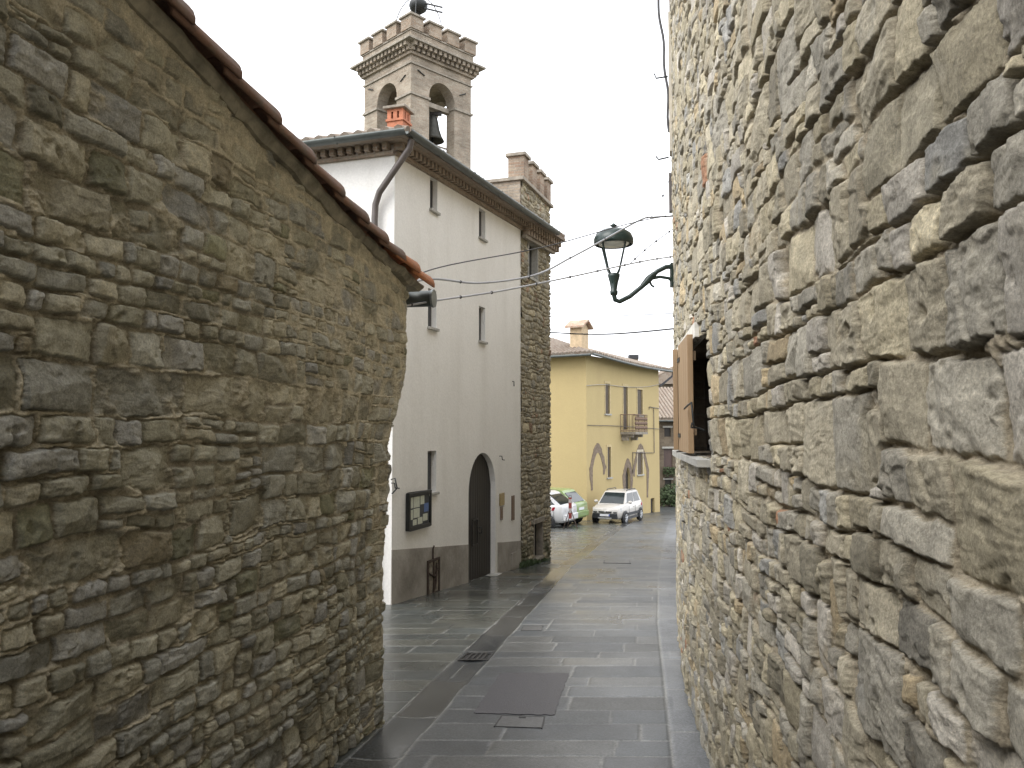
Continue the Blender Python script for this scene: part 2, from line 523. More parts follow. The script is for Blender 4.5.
# ------------------------------------------------------------------ rubble masonry
def stone_layout(U, V, seed, hfun, asp=(1.1, 2.8), psplit=0.3, through=0.05, res=0.006):
    rng = np.random.RandomState(seed)
    nu, nv = int(U / res) + 2, int(V / res) + 2
    L = np.zeros((nv, nu), np.int32)
    n = [0]
    def put(u0, u1, v0, v1):
        n[0] += 1
        L[max(0, int(v0 / res)):max(0, int(v1 / res)), max(0, int(u0 / res)):max(0, int(u1 / res))] = n[0]
    def row(u0, u1, v0, v1, lo, hi):
        u = u0
        h = v1 - v0
        while u < u1 - 1e-6:
            w = h * rng.uniform(lo, hi)
            if u + w > u1 - h * 0.6: w = u1 - u
            put(u, u + w, v0, v1); u += w
    v = 0.0
    while v < V:
        u = 0.0
        h = hfun(rng, v)
        while u < U:
            w = h * rng.uniform(1.3, 3.6)
            r = rng.rand()
            if r < psplit and h > 0.095:
                s = v + h * rng.uniform(0.35, 0.65)
                row(u, u + w, v, s, 1.3, 4.0); row(u, u + w, s, v + h, 1.3, 4.0)
            elif r < psplit + 0.07 and h > 0.16:
                s1 = v + h * rng.uniform(.25, .4); s2 = v + h * rng.uniform(.6, .75)
                row(u, u + w, v, s1, 1.5, 5); row(u, u + w, s1, s2, 1.5, 5); row(u, u + w, s2, v + h, 1.5, 5)
            else:
                row(u, u + w, v, v + h, asp[0], asp[1])
            u += w
        v += h
    k = int(U * V * through * 8)
    for i in range(k):
        u = rng.uniform(0, U); v = rng.uniform(0, V); h = hfun(rng, v) * rng.uniform(0.9, 1.5); w = h * rng.uniform(0.8, 1.9)
        put(u, u + w, v, v + h)
    return L, n[0] + 1, res

def dist_field(L, res, passes=10):
    D = np.full(L.shape, 9.0, np.float32)
    e = np.zeros(L.shape, bool)
    e[:, 1:] |= L[:, 1:] != L[:, :-1]; e[:, :-1] |= L[:, 1:] != L[:, :-1]
    e[1:, :] |= L[1:, :] != L[:-1, :]; e[:-1, :] |= L[1:, :] != L[:-1, :]
    D[e] = 0.5 * res
    for _ in range(passes):
        D[:, 1:] = np.minimum(D[:, 1:], D[:, :-1] + res); D[:, :-1] = np.minimum(D[:, :-1], D[:, 1:] + res)
        D[1:, :] = np.minimum(D[1:, :], D[:-1, :] + res); D[:-1, :] = np.minimum(D[:-1, :], D[1:, :] + res)
        D[1:, 1:] = np.minimum(D[1:, 1:], D[:-1, :-1] + 1.414 * res); D[:-1, :-1] = np.minimum(D[:-1, :-1], D[1:, 1:] + 1.414 * res)
        D[1:, :-1] = np.minimum(D[1:, :-1], D[:-1, 1:] + 1.414 * res); D[:-1, 1:] = np.minimum(D[:-1, 1:], D[1:, :-1] + 1.414 * res)
    D = np.minimum(D, passes * res)
    for _ in range(1):
        D[1:-1, 1:-1] = (D[1:-1, 1:-1] * 2 + D[:-2, 1:-1] + D[2:, 1:-1] + D[1:-1, :-2] + D[1:-1, 2:]) / 6
    return D

def rubble(U, V, lay, seed, pal, wts, mortar, gap=0.006, edge=0.02, depth=0.035, rough=0.012, tilt=0.05, bulge=0.02,
           warp=(0.03, 0.010), smear=None, tone=0.22, rscale=1.0, layered=0.5, recess=0.02, fill=0.0, facet=0.13, smear_col=None):
    """heights and base colours of a rubble wall at wall coordinates U, V (metres)"""
    L, n, res = lay
    D = dist_field(L, res)
    rng = np.random.RandomState(seed + 5)
    if L.shape[1] * res < U.max():            # long wall: the pattern runs back and forth along it
        per = L.shape[1] * res - 0.1
        U = np.abs((U + per) % (2 * per) - per)
    wu = U + warp[0] * fbm(U * 3.1, V * 3.1, seed + 1, 3) + warp[1] * fbm(U * 17, V * 17, seed + 2, 5, 0.6)
    wv = V + warp[0] * 1.3 * fbm(U * 1.3 + 9, V * 2.6, seed + 3, 3) + warp[1] * fbm(U * 19 + 4, V * 19, seed + 4, 5, 0.6)
    fu = np.clip(wu / res, 0, L.shape[1] - 1.01); fv = np.clip(wv / res, 0, L.shape[0] - 1.01)
    iu = fu.astype(int); iv = fv.astype(int)
    lab = L[iv, iu]
    iu1 = np.minimum(iu + 1, L.shape[1] - 1); iv1 = np.minimum(iv + 1, L.shape[0] - 1)
    a = fu - iu; b = fv - iv
    d = (D[iv, iu] * (1 - a) + D[iv, iu1] * a) * (1 - b) + (D[iv1, iu] * (1 - a) + D[iv1, iu1] * a) * b
    # per-stone centres for the tilt of each face
    cu = np.bincount(lab.ravel(), wu.ravel(), n) ; cv = np.bincount(lab.ravel(), wv.ravel(), n); cn = np.maximum(np.bincount(lab.ravel(), minlength=n), 1)
    cu /= cn; cv /= cn
    du = wu - cu[lab]; dv = wv - cv[lab]
    out = rng.uniform(-0.35, 0.55, n)[lab]
    tu = rng.normal(0, tilt, n)[lab]; tv = rng.normal(0, tilt, n)[lab]
    gj = rng.uniform(0.6, 1.9, n)[lab]
    prof = sstep(gap * 0.5 * gj, gap * 0.5 * gj + edge, d)
    prof = prof ** 0.55
    sx = rng.uniform(0, 50, n)[lab]; rs = rng.uniform(0.25, 1.5, n)[lab]
    face = rs * rough * (ridged(U * 9 * rscale + sx, V * 13 * rscale + sx, seed + 6, 6, 0.58) + 0.6 * fbm(U * 38 * rscale, V * 38 * rscale, seed + 7, 4, 0.7))
    lam = ridged(U * 2.2 + sx, V * 34 + sx + 2.0 * fbm(U * 4, V * 4, seed + 8, 2), seed + 9, 3)
    ft = 2.6 * fbm(U * 4.5 * rscale + sx, V * 6 * rscale - sx, seed + 23, 3, 0.5) + 0.2 * fbm(U * 30, V * 30, seed + 24, 3)
    ter = np.floor(ft) + sstep(0.30, 0.55, ft - np.floor(ft))
    face = 0.45 * face + rough * 0.8 * rs * ter
    face = face + layered * rough * lam * (rng.rand(n) < 0.45)[lab]
    fac = np.full(U.shape, 9.0)
    for q in range(6):                            # broken faces: the lowest of a few random planes per stone
        a_ = rng.uniform(0.0, 0.011, n)[lab]; gx = rng.normal(0, facet, n)[lab]; gy = rng.normal(0, facet, n)[lab]
        fac = np.minimum(fac, a_ + gx * du + gy * dv)
    face = 0.7 * face + np.clip(fac, -0.03, 0.015)
    chips = sstep(0.25, 0.55, fbm(U * 11, V * 11, seed + 21, 3))
    face = face - rough * 1.6 * chips * rs
    stone = depth * (0.85 + 0.8 * out) + np.clip(du * tu + dv * tv, -0.03, 0.03) + bulge * prof * sstep(0.0, 0.06, d) + face
    lev = sstep(-0.35, 0.45, fbm(U * 1.6, V * 1.6, seed + 31, 3) + fill)
    mh = -recess * (1 - lev) + depth * 0.5 * lev + 0.007 * fbm(U * 24, V * 24, seed + 10, 5, 0.65)
    mh = np.minimum(mh, stone - 0.004)
    h = mh + (stone - mh) * prof
    # colours
    pal = np.array(pal, np.float32)
    ch = rng.choice(len(pal), n, p=np.array(wts) / np.sum(wts))
    ch2 = rng.choice(len(pal), n, p=np.array(wts) / np.sum(wts))
    va = np.clip(rng.normal(1, tone, n), 0.5, 1.6).astype(np.float32)
    c1 = (pal[ch] * va[:, None])[lab]
    c2 = pal[ch2][lab]
    mixf = sstep(0.05, 0.6, fbm(U * 6 + sx, V * 6, seed + 11, 4))[..., None] * 0.55
    c = c1 * (1 - mixf) + c2 * mixf
    c = c * (1 + 0.30 * fbm(U * 21, V * 30, seed + 12, 4, 0.65))[..., None]
    mcol = np.array(mortar, np.float32) * (1 + 0.35 * fbm(U * 14, V * 14, seed + 13, 4, 0.6))[..., None]
    mm = 1 - sstep(0.25, 0.6, prof)
    if smear is not None:
        s = smear(U, V)
        cover = sstep(0.0, 0.22, s + 0.30 * fbm(U * 5, V * 7, seed + 14, 5, 0.6) - (h - depth) * 5.0)
        hs = depth * 0.70 + 0.009 * fbm(U * 9, V * 9, seed + 15, 5, 0.65) + 0.006 * ridged(U * 20, V * 20, seed + 16, 3)
        h = h * (1 - cover) + np.maximum(hs, h * 0.4) * cover
        mm = np.maximum(mm, cover * 0.92)
        if smear_col is not None:
            sc_ = np.array(smear_col, np.float32) * (1 + 0.35 * fbm(U * 14, V * 14, seed + 13, 5, 0.6))[..., None]
            mcol = mcol * (1 - cover[..., None]) + sc_ * cover[..., None]
    c = c * (1 - mm[..., None]) + mcol * mm[..., None]
    return h, np.clip(c, 0.01, 0.8)

def spacing(a, b, f):
    out = [a]
    while out[-1] < b:
        out.append(out[-1] + f(out[-1]))
    out[-1] = b
    return np.array(out, np.float64)

# ------------------------------------------------------------------ walls with openings (plastered houses)
def wall_panel(mb, o, d, n, t0, t1, z0, z1, holes, depth=0.2):
    def P(t, p, z): return (o[0] + d[0] * t + n[0] * p, o[1] + d[1] * t + n[1] * p, z)
    ts = sorted({t0, t1} | {h[0] for h in holes} | {h[1] for h in holes})
    zs = sorted({z0, z1} | {h[2] for h in holes} | {h[3] for h in holes})
    for i in range(len(ts) - 1):
        for j in range(len(zs) - 1):
            tm, zm = (ts[i] + ts[i + 1]) / 2, (zs[j] + zs[j + 1]) / 2
            if any(h[0] < tm < h[1] and h[2] < zm < h[3] for h in holes): continue
            mb.add([P(ts[i], 0, zs[j]), P(ts[i + 1], 0, zs[j]), P(ts[i + 1], 0, zs[j + 1]), P(ts[i], 0, zs[j + 1])], [(0, 1, 2, 3)])
    for h in holes:
        a, b, c, e = h[:4]
        kind = h[4] if len(h) > 4 else None
        if kind is None:
            outl = [(a, c), (a, e), (b, e), (b, c)]
        else:
            r = (b - a) / 2; sp = e - (r if kind == 'round' else r * 1.5)
            arc = []
            K = 16
            for k in range(K + 1):
                f = k / K
                t = a + (b - a) * f
                if kind == 'round':
                    an = math.pi * (1 - f); t = (a + b) / 2 + r * math.cos(an); z = sp + r * math.sin(an)
                else:
                    q = abs(f - 0.5) * 2
                    z = sp + (e - sp) * (1 - q ** 1.7)
                arc.append((t, z))
            outl = [(a, c)] + arc + [(b, c)]
            for k in range(len(arc) - 1):
                (ta, za), (tb, zb) = arc[k], arc[k + 1]
                mb.add([P(ta, 0, za), P(tb, 0, zb), P(tb, 0, e), P(ta, 0, e)], [(0, 1, 2, 3)])
        for k in range(len(outl)):
            (ta, za), (tb, zb) = outl[k], outl[(k + 1) % len(outl)]
            mb.add([P(ta, 0, za), P(ta, -depth, za), P(tb, -depth, zb), P(tb, 0, zb)], [(0, 1, 2, 3)])

def flat_panel(mb, o, d, n, t0, t1, z0, z1, p0, p1):
    mb.obox(o, d, n, t0, t1, p0, p1, z0, z1)

# ================================================================== GROUND
def zg(y):
    y = np.asarray(y, dtype=np.float64)
    return np.where(y < 20, -0.075 * y, np.where(y < 36, -1.5 - 0.066 * (y - 20), -2.556 - 0.052 * (y - 36)))
def zgf(y): return float(zg(y))

YL = np.array([-20, 5.736, 17.0, 22.6, 32.85, 60, 90]); XL = np.array([-4.92, -0.855, 0.925, 2.05, 4.25, 10.6, 18.0])
YS = np.array([-20, 5.03, 9.94, 15.4, 26.2, 37.6, 60, 90]); XS = np.array([-3.1, 0.981, 1.782, 2.78, 4.938, 7.316, 12.3, 19.5])
BAND = 0.325

M_street = None
def mat_street():
    m, nt, b = new_mat('wet_paving_slabs')
    at = nt.nodes.new('ShaderNodeAttribute'); at.attribute_name = 'col'
    wet = nt.nodes.new('ShaderNodeAttribute'); wet.attribute_name = 'wet'
    co = objco(nt)
    n1 = noise_node(nt, co, 6, 8, 0.65); n2 = noise_node(nt, co, 62, 6, 0.8)
    r1 = ramp(nt, n1.outputs[0], 0.3, g4(0.75), 0.7, g4(1.2)); r2 = ramp(nt, n2.outputs[0], 0.36, g4(0.35), 0.64, g4(1.7))
    c = mixc(nt, 'MULTIPLY', 1.0, at.outputs['Color'], r1.outputs[0])
    c = mixc(nt, 'MULTIPLY', 0.9, c, r2.outputs[0])
    nt.links.new(c, b.inputs['Base Color'])
    mr = nt.nodes.new('ShaderNodeMapRange')
    mr.inputs['To Min'].default_value = 0.46; mr.inputs['To Max'].default_value = 0.19
    nt.links.new(wet.outputs['Fac'], mr.inputs['Value'])
    nt.links.new(mr.outputs[0], b.inputs['Roughness'])
    b.inputs['Specular IOR Level'].default_value = 0.5
    p = bump(nt, b, n2.outputs[0], 0.35, 0.004)
    bump(nt, b, n1.outputs[0], 0.12, 0.01, p)
    return m
M['street'] = mat_street()

def build_street():
    ys = np.concatenate([np.linspace(-14, 3.2, 60)[:-1], spacing(3.2, 60, lambda y: 0.011 * (y / 5.0) ** 1.35)])
    tcol = np.concatenate([np.linspace(-12, -2.4, 60)[:-1], np.linspace(-2.4, 3.2, 430), np.linspace(3.2, 16, 70)[1:]])
    T, Yg = np.meshgrid(tcol, ys)
    X = np.interp(Yg, YL, XL) + T
    strip = X - np.interp(Yg, YS, XS)
    # layout raster in (t, y)
    res = 0.01
    T0, Y0 = -13.0, -15.0
    nt_, ny_ = int(30 / res), int(78 / res)
    Lb = np.zeros((ny_, nt_), np.int32)
    rng = np.random.RandomState(3)
    n = 0
    def zone(ta, tb, hlo, hhi, wlo, whi, n):
        y = Y0
        while y < 62:
            h = rng.uniform(hlo, hhi); t = ta - rng.uniform(0, whi) 
            while t < tb:
                w = rng.uniform(wlo, whi); n += 1
                a = max(t, ta); bb = min(t + w, tb)
                if bb > a: Lb[int((y - Y0) / res):int((y + h - Y0) / res), int((a - T0) / res):int((bb - T0) / res)] = n
                t += w
            y += h
        return n
    n = zone(-12.9, 0.0, 0.28, 0.42, 0.6, 1.3, n)
    n1 = n
    n = zone(0.0, BAND, 0.7, 1.3, 0.9, 1.0, n); n2 = n
    n = zone(BAND, 16.9, 0.27, 0.46, 0.6, 1.3, n)
    n += 1
    D = dist_field(Lb, res, 6)
    tw = T + 0.012 * pnoise(X * 2.1, Yg * 1.3, 5); yw = Yg + 0.02 * pnoise(X * 0.9, Yg * 0.9, 6) + 0.01 * T
    iu = np.clip(((tw - T0) / res).astype(int), 0, nt_ - 1); iv = np.clip(((yw - Y0) / res).astype(int), 0, ny_ - 1)
    lab = Lb[iv, iu]; d = D[iv, iu]
    # strip along the right wall: long kerb stones
    instrip = (strip > 0) & (Yg < 40)
    dstrip = np.abs(strip)
    sj = np.abs(((Yg + 0.3) % 1.15) - 0.0); sj = np.minimum(sj, 1.15 - sj)
    d = np.where(instrip, np.minimum(dstrip, sj), np.minimum(d, np.where(Yg < 40, dstrip, 9)))
    pal = np.array([(0.128, 0.128, 0.118), (0.150, 0.145, 0.128), (0.118, 0.124, 0.122), (0.150, 0.144, 0.126), (0.114, 0.116, 0.111)])
    ch = rng.choice(5, n, p=[.3, .25, .25, .1, .1]); val = np.clip(rng.normal(1, 0.08, n), 0.75, 1.25)
    c = (pal[ch] * val[:, None])[lab]
    og = (rng.rand(n) < 0.05)
    c = np.where((og[lab] & (lab <= n1))[..., None], np.array([0.20, 0.155, 0.095]), c)
    band = (lab > n1) & (lab <= n2) & ~instrip
    c = np.where(band[..., None], c * 0.72, c)
    left = (lab <= n1) & ~instrip
    c = np.where(left[..., None], c * np.array([0.50, 0.512, 0.475]), c * np.array([0.52, 0.53, 0.555]))
    sv_ = 0.115 * (1 + 0.12 * pnoise(np.floor((Yg + 0.3) / 1.15) * 7.3, X * 0 + 1.5, 9))
    c = np.where(instrip[..., None], sv_[..., None] * np.array([0.98, 1.0, 1.02]), c)
    sp = np.gradient(ys)[:, None] * np.ones_like(T)
    spx = 0.013
    jw = 0.012
    s = np.maximum(np.minimum(sp, 0.12) * 0.5, spx)
    jm = np.clip(1 - (d - jw * 0.4) / np.maximum(s * 0.7, 0.006), 0, 1) * np.clip(jw / s * 1.1, 0, 1)
    keepj = sstep(-0.45, 0.15, fbm(X * 1.1, Yg * 1.1, 31, 3))
    jcol = np.array([0.22, 0.212, 0.19])
    dj = np.array([0.05, 0.05, 0.047])
    dark = sstep(0.2, 0.4, fbm(X * 0.8 + 5, Yg * 0.8, 33, 3))[..., None]
    jc = jcol * (1 - dark) + dj * dark
    jm = (jm * (0.40 + 0.60 * keepj))[..., None]
    c = c * (1 - jm) + jc * jm
    c = c * (1 + 0.22 * fbm(X * 1.7, Yg * 1.7, 41, 5))[..., None] * np.array([0.97, 1.0, 1.04])
    # the grime line beside the walls, and the smooth concrete around the parked cars
    Z = zg(Yg)
    hgt = 0.004 * sstep(0.0, 0.02, d) * (Yg < 14) + (rng.normal(0, 0.0012, n))[lab] * (Yg < 14) + 0.004 * pnoise(X * 1.2, Yg * 1.2, 43)
    hgt = hgt + np.where(band, -0.012 * np.sin(np.clip(T / BAND, 0, 1) * math.pi), 0)
    wet = 0.55 + 0.8 * fbm(X * 0.9, Yg * 0.55, 44, 4) + 0.26 * rng.normal(0, 0.5, n)[lab] + 0.45 * band + 0.15 * left - 0.28 * (~left & ~band) - 0.25 * (jm[..., 0] > 0.4)
    wet = np.clip(wet, 0, 1)
    P = np.stack([X, Yg, Z + hgt], -1)
    o = grid_mesh('street', P, M['street'], c, extra={'wet': wet})
    o['kind'] = 'structure'
    # open land far beyond and beneath the town
    mb = MB()
    R = 1500
    ysb = [-R, -14, 20, 36, 60, 90, 200, R]
    vs = []
    for y in ysb:
        z = zgf(max(min(y, 60), -14)) - 0.06
        if y > 60: z = zgf(60) - 0.06 - (y - 60) * 0.05 if y < 300 else -14
        vs += [(-R, y, z), (R, y, z)]
    fs = [(2 * i, 2 * i + 1, 2 * i + 3, 2 * i + 2) for i in range(len(ysb) - 1)]
    mb.add(vs, fs)
    g = mb.build('ground', mat_plain('valley_ground', (0.10, 0.11, 0.07), 0.95, 0, 0.3, 0.3))
    g['kind'] = 'structure'
build_street()

# ================================================================== LEFT STONE HOUSE
L0 = np.array((-2.04, 0.0)); Ld = np.array((0.2017, 1.0)); Ld /= np.linalg.norm(Ld); Ln = np.array((Ld[1], -Ld[0]))
LT = [1.0, 3.35, 4.92, 6.46, 7.2]; LZ = [3.70, 3.26, 2.985, 2.79, 2.70]     # top of the verge tiles
def ltop(t): return np.interp(t, LT, LZ)

def build_left_house():
    base = (L0[0] + Ld[0] * 5.8, L0[1] + Ld[1] * 5.8, zgf(5.7))
    root = thing('stone_house', 'dark rubble stone house with sloping tiled roof edge at the near left', 'house', base)
    ts = spacing(0.6, 6.15, lambda t: 0.0021 * max(t, 1.6))
    R = 0.10; arc = R * math.pi / 2
    us = np.concatenate([ts, ts[-1] + np.linspace(0, arc + 0.7, 60)[1:]])
    fz = np.linspace(0, 1, 1050)
    Ug, Fz = np.meshgrid(us, fz)
    tt = np.minimum(Ug, 6.15)
    ztop = ltop(tt) - 0.135
    zbot = -0.62
    Zg = zbot + (ztop - zbot) * Fz
    Vg = Zg - zbot
    def hf(rng, v):
        return rng.choice([0.065, 0.09, 0.12, 0.155], p=[.22, .32, .30, .16]) * (0.88 if v < 1.6 else 1.1) * rng.uniform(0.85, 1.15)
    lay = stone_layout(7.4, 4.8, 11, hf, (1.2, 3.2), 0.22, 0.09, 0.0036)
    pal = [(0.41, 0.39, 0.30), (0.46, 0.425, 0.315), (0.375, 0.367, 0.31), (0.31, 0.293, 0.215), (0.40, 0.392, 0.352), (0.34, 0.295, 0.20), (0.25, 0.245, 0.16), (0.30, 0.19, 0.13)]
    wts = [.28, .22, .22, .1, .10, .03, .03, .0]
    def smear(U, V):
        a = sstep(3.4, 5.2, U) * sstep(2.0, 2.5, V) * 0.17
        b = sstep(0.35, 0.0, ltop(np.minimum(U, 6.15)) - 0.165 - zbot - V) * 0.22
        c = sstep(5.55, 6.0, U) * 0.10
        return np.maximum(np.maximum(a, b), c) - 0.12
    h, c = rubble(Ug, Vg, lay, 12, pal, wts, (0.34, 0.305, 0.23), gap=0.008, edge=0.011, depth=0.028, rough=0.009, tilt=0.05,
                  bulge=0.002, smear=smear, tone=0.15, warp=(0.036, 0.013), recess=0.030, fill=-0.05, facet=0.15, smear_col=(0.52, 0.465, 0.34))
    # damp grime and moss patches low on the wall
    ms = sstep(0.15, 0.4, fbm(Ug * 1.3, Vg * 2.0, 77, 4)) * sstep(1.9, 0.6, Vg)
    c = c * (1 - 0.45 * ms[..., None]) + np.array([0.07, 0.068, 0.035]) * 0.45 * ms[..., None]
    # leaning, undercut corner
    cut = 0.36 * sstep(2.15, 1.45, Zg) + 0.12 * sstep(1.2, 0.6, Zg) - 0.04 * sstep(0.8, 0.0, Zg) + 0.03 * pnoise(Zg * 3, Zg * 0 + 2, 5)
    k = sstep(4.6, 6.15, tt)
    t_eff = tt - cut * k
    hh = h + 0.03 * fbm(Ug * 0.9, Vg * 0.9, 55, 2)
    ang = np.clip((Ug - 6.15) / arc, 0, 1) * math.pi / 2
    past = np.maximum(Ug - 6.15 - arc, 0)
    # position: along Ld, then around the corner towards -Ln
    al = t_eff + R * np.sin(ang) + hh * np.sin(ang)
    pr = -R * (1 - np.cos(ang)) - past + hh * np.cos(ang)
    X = L0[0] + Ld[0] * al + Ln[0] * pr; Yy = L0[1] + Ld[1] * al + Ln[1] * pr
    grid_mesh('wall', np.stack([X, Yy, Zg], -1), M['rubble_left'], c, parent=root)
    # body of the house behind the face
    mb = MB()
    def P(t, p): return (L0[0] + Ld[0] * t + Ln[0] * p, L0[1] + Ld[1] * t + Ln[1] * p)
    for (ta, tb) in ((-7, 0.62), (0.62, 3.35), (3.35, 4.92), (4.92, 5.55)):
        pa, pb = P(ta, -0.06), P(tb, -0.06); qa, qb = P(ta, -6), P(tb, -6)
        za, zb = (3.4 if ta < 0.6 else float(ltop(ta)) - 0.2), (3.4 if tb < 0.63 else float(ltop(tb)) - 0.2)
        if ta < 0.6: pa, pb = P(ta, 0.02), P(tb, 0.02)
        mb.hexa([(pa[0], pa[1], -1), (pb[0], pb[1], -1), (qb[0], qb[1], -1), (qa[0], qa[1], -1), (pa[0], pa[1], za), (pb[0], pb[1], zb), (qb[0], qb[1], zb), (qa[0], qa[1], za)])
    mb.build('inner_wall', M['brick_far'], root)
    # mortar bedding under the verge, in uneven lengths
    mb = MB()
    t = 0.7
    rr = random.Random(4)
    while t < 6.25:
        l = rr.uniform(0.7, 1.3); e = min(t + l, 6.36)
        k = 9
        vs = []
        for i in range(k + 1):
            q = t + (e - t) * i / k
            zt = float(ltop(q)) - 0.055
            th = 0.088 + rr.uniform(-0.016, 0.016); pj = 0.065 + rr.uniform(-0.012, 0.012)
            if q > 5.9: pj += 0.02; th *= 0.8
            for (p, z) in ((-0.3, zt - th), (pj * 0.6, zt - th), (pj, zt - th * 0.55), (pj, zt - 0.02), (pj - 0.05, zt), (-0.3, zt)):
                x, y = P(q, p); vs.append((x, y, z))
        fs = []
        for i in range(k):
            for j in range(6):
                fs.append((i * 6 + j, i * 6 + (j + 1) % 6, (i + 1) * 6 + (j + 1) % 6, (i + 1) * 6 + j))
        fs += [tuple(range(6)), tuple(range(k * 6 + 5, k * 6 - 1, -1))]
        mb.add(vs, fs)
        t = e + 0.004
    mb.build('verge_mortar', M['mortar_bed'], root)
    # roof: barrel tiles, the verge row in view plus the rows behind it
    def tile_row(mb, p, r, t0, t1, L=0.47, up=0.0, jit=0.008):
        q = t1
        i = 0
        while q > t0:
            a = q - L
            seg = 10
            vs = []
            for j, (tq, rq, dz) in enumerate(((a, r * 0.80, -0.004), (q, r * 1.04, 0.032))):
                for k in range(seg + 1):
                    an = math.pi * (1.12 * k / seg - 0.06)
                    for rad in (rq, rq - 0.016):
                        x, y = P(tq, p + rad * math.cos(an) + rr.uniform(-1, 1) * 0)
                        vs.append((x, y, float(ltop(tq)) - r + dz + up + rad * math.sin(an)))
            fs = []
            m = (seg + 1) * 2
            for k in range(seg):
                a0 = 2 * k; b0 = 2 * k + 2
                fs += [(a0, b0, m + b0, m + a0), (a0 + 1, m + a0 + 1, m + b0 + 1, b0 + 1), (m + a0, m + b0, m + b0 + 1, m + a0 + 1), (a0, a0 + 1, b0 + 1, b0)]
            fs += [(0, m, m + 1, 1), (2 * seg, 2 * seg + 1, m + 2 * seg + 1, m + 2 * seg)]
            mb.add(vs, fs, True)
            q -= L - 0.10 + rr.uniform(-0.02, 0.02)
            i += 1
    mb = MB(); tile_row(mb, 0.055, 0.085, 0.9, 5.80)
    for i in range(1, 24): tile_row(mb, 0.055 - 0.22 * i, 0.085, 0.9, 6.46, 0.47, rr.uniform(-.006, .006))
    # flat deck under the rows
    for (ta, tb) in ((0.9, 3.35), (3.35, 4.92), (4.92, 6.42)):
        a, b, c_, d_ = P(ta, 0.055), P(tb, 0.055), P(tb, -6), P(ta, -6)
        za, zb = float(ltop(ta)) - 0.058 - 0.042 * 0, float(ltop(tb)) - 0.058
        mb.hexa([(a[0], a[1], za - .03), (b[0], b[1], zb - .03), (c_[0], c_[1], zb - .03), (d_[0], d_[1], za - .03), (a[0], a[1], za), (b[0], b[1], zb), (c_[0], c_[1], zb), (d_[0], d_[1], za)])
    roof = mb.build('roof', M['terracotta'], root, fixn=True)
    mb = MB(); tile_row(mb, 0.062, 0.088, 5.75, 6.46, 0.47, 0.012)
    e = mb.build('end_tile', M['terracotta_new'], roof); e['label'] = 'bright orange newer tile at the roof edge'
    # back slope behind the camera side of the ridge
    mb = MB()
    a, b, c_, d_ = P(0.95, 0.1), P(-7, 0.1), P(-7, -6), P(0.95, -6)
    mb.hexa([(a[0], a[1], 3.6), (b[0], b[1], 3.2), (c_[0], c_[1], 3.2), (d_[0], d_[1], 3.6), (a[0], a[1], 3.68), (b[0], b[1], 3.28), (c_[0], c_[1], 3.28), (d_[0], d_[1], 3.68)])
    mb.build('roof', M['terracotta'], root)
    # gutter running along the eave, its round end cap towards the street
    mb = MB()
    r = 0.066
    t_, z_ = 6.56, 2.66
    x0, y0 = P(t_, 0.10); x1, y1 = P(t_, -6.0)
    mb.tube([(x0, y0, z_), (x1, y1, z_)], r, 20)
    gt = mb.build('gutter', M['gutter'], root)
    mb = MB()
    x0, y0 = P(t_, 0.101); x1, y1 = P(t_, 0.118)
    mb.tube([(x0, y0, z_), (x1, y1, z_)], r + 0.008, 20)
    mb.build('end_cap', mat_plain('zinc_cap', (0.22, 0.24, 0.24), 0.5, 0.4, 12, 0.2), gt)
build_left_house()

# ================================================================== RIGHT STONE HOUSE
RP = np.array([(0.386, -0.9), (0.5379, 0.25), (1.131, 4.76), (1.384, 6.683), (1.742, 8.64), (2.11, 10.45), (5.40, 26.3)])
def rpath_build():
    seg = np.linalg.norm(np.diff(RP, axis=0), axis=1); s = np.concatenate([[0], np.cumsum(seg)])
    k = np.linspace(0, s[-1], 4000)
    x = np.interp(k, s, RP[:, 0]); y = np.interp(k, s, RP[:, 1])
    w = 90; ker = np.hanning(2 * w + 1); ker /= ker.sum()
    xs = np.convolve(np.pad(x, w, mode='reflect', reflect_type='odd'), ker, 'valid'); ys = np.convolve(np.pad(y, w, mode='reflect', reflect_type='odd'), ker, 'valid')
    return k, xs, ys
RK, RX, RY = rpath_build()
def rpos(u):
    x = np.interp(u, RK, RX); y = np.interp(u, RK, RY)
    e = 0.02
    tx = np.interp(u + e, RK, RX) - np.interp(u - e, RK, RX); ty = np.interp(u + e, RK, RY) - np.interp(u - e, RK, RY)
    l = np.hypot(tx, ty) + 1e-9
    return x, y, -ty / l, tx / l           # outward normal points to -x (the street)
def u_of_y(y): return float(np.interp(y, RY, RK))

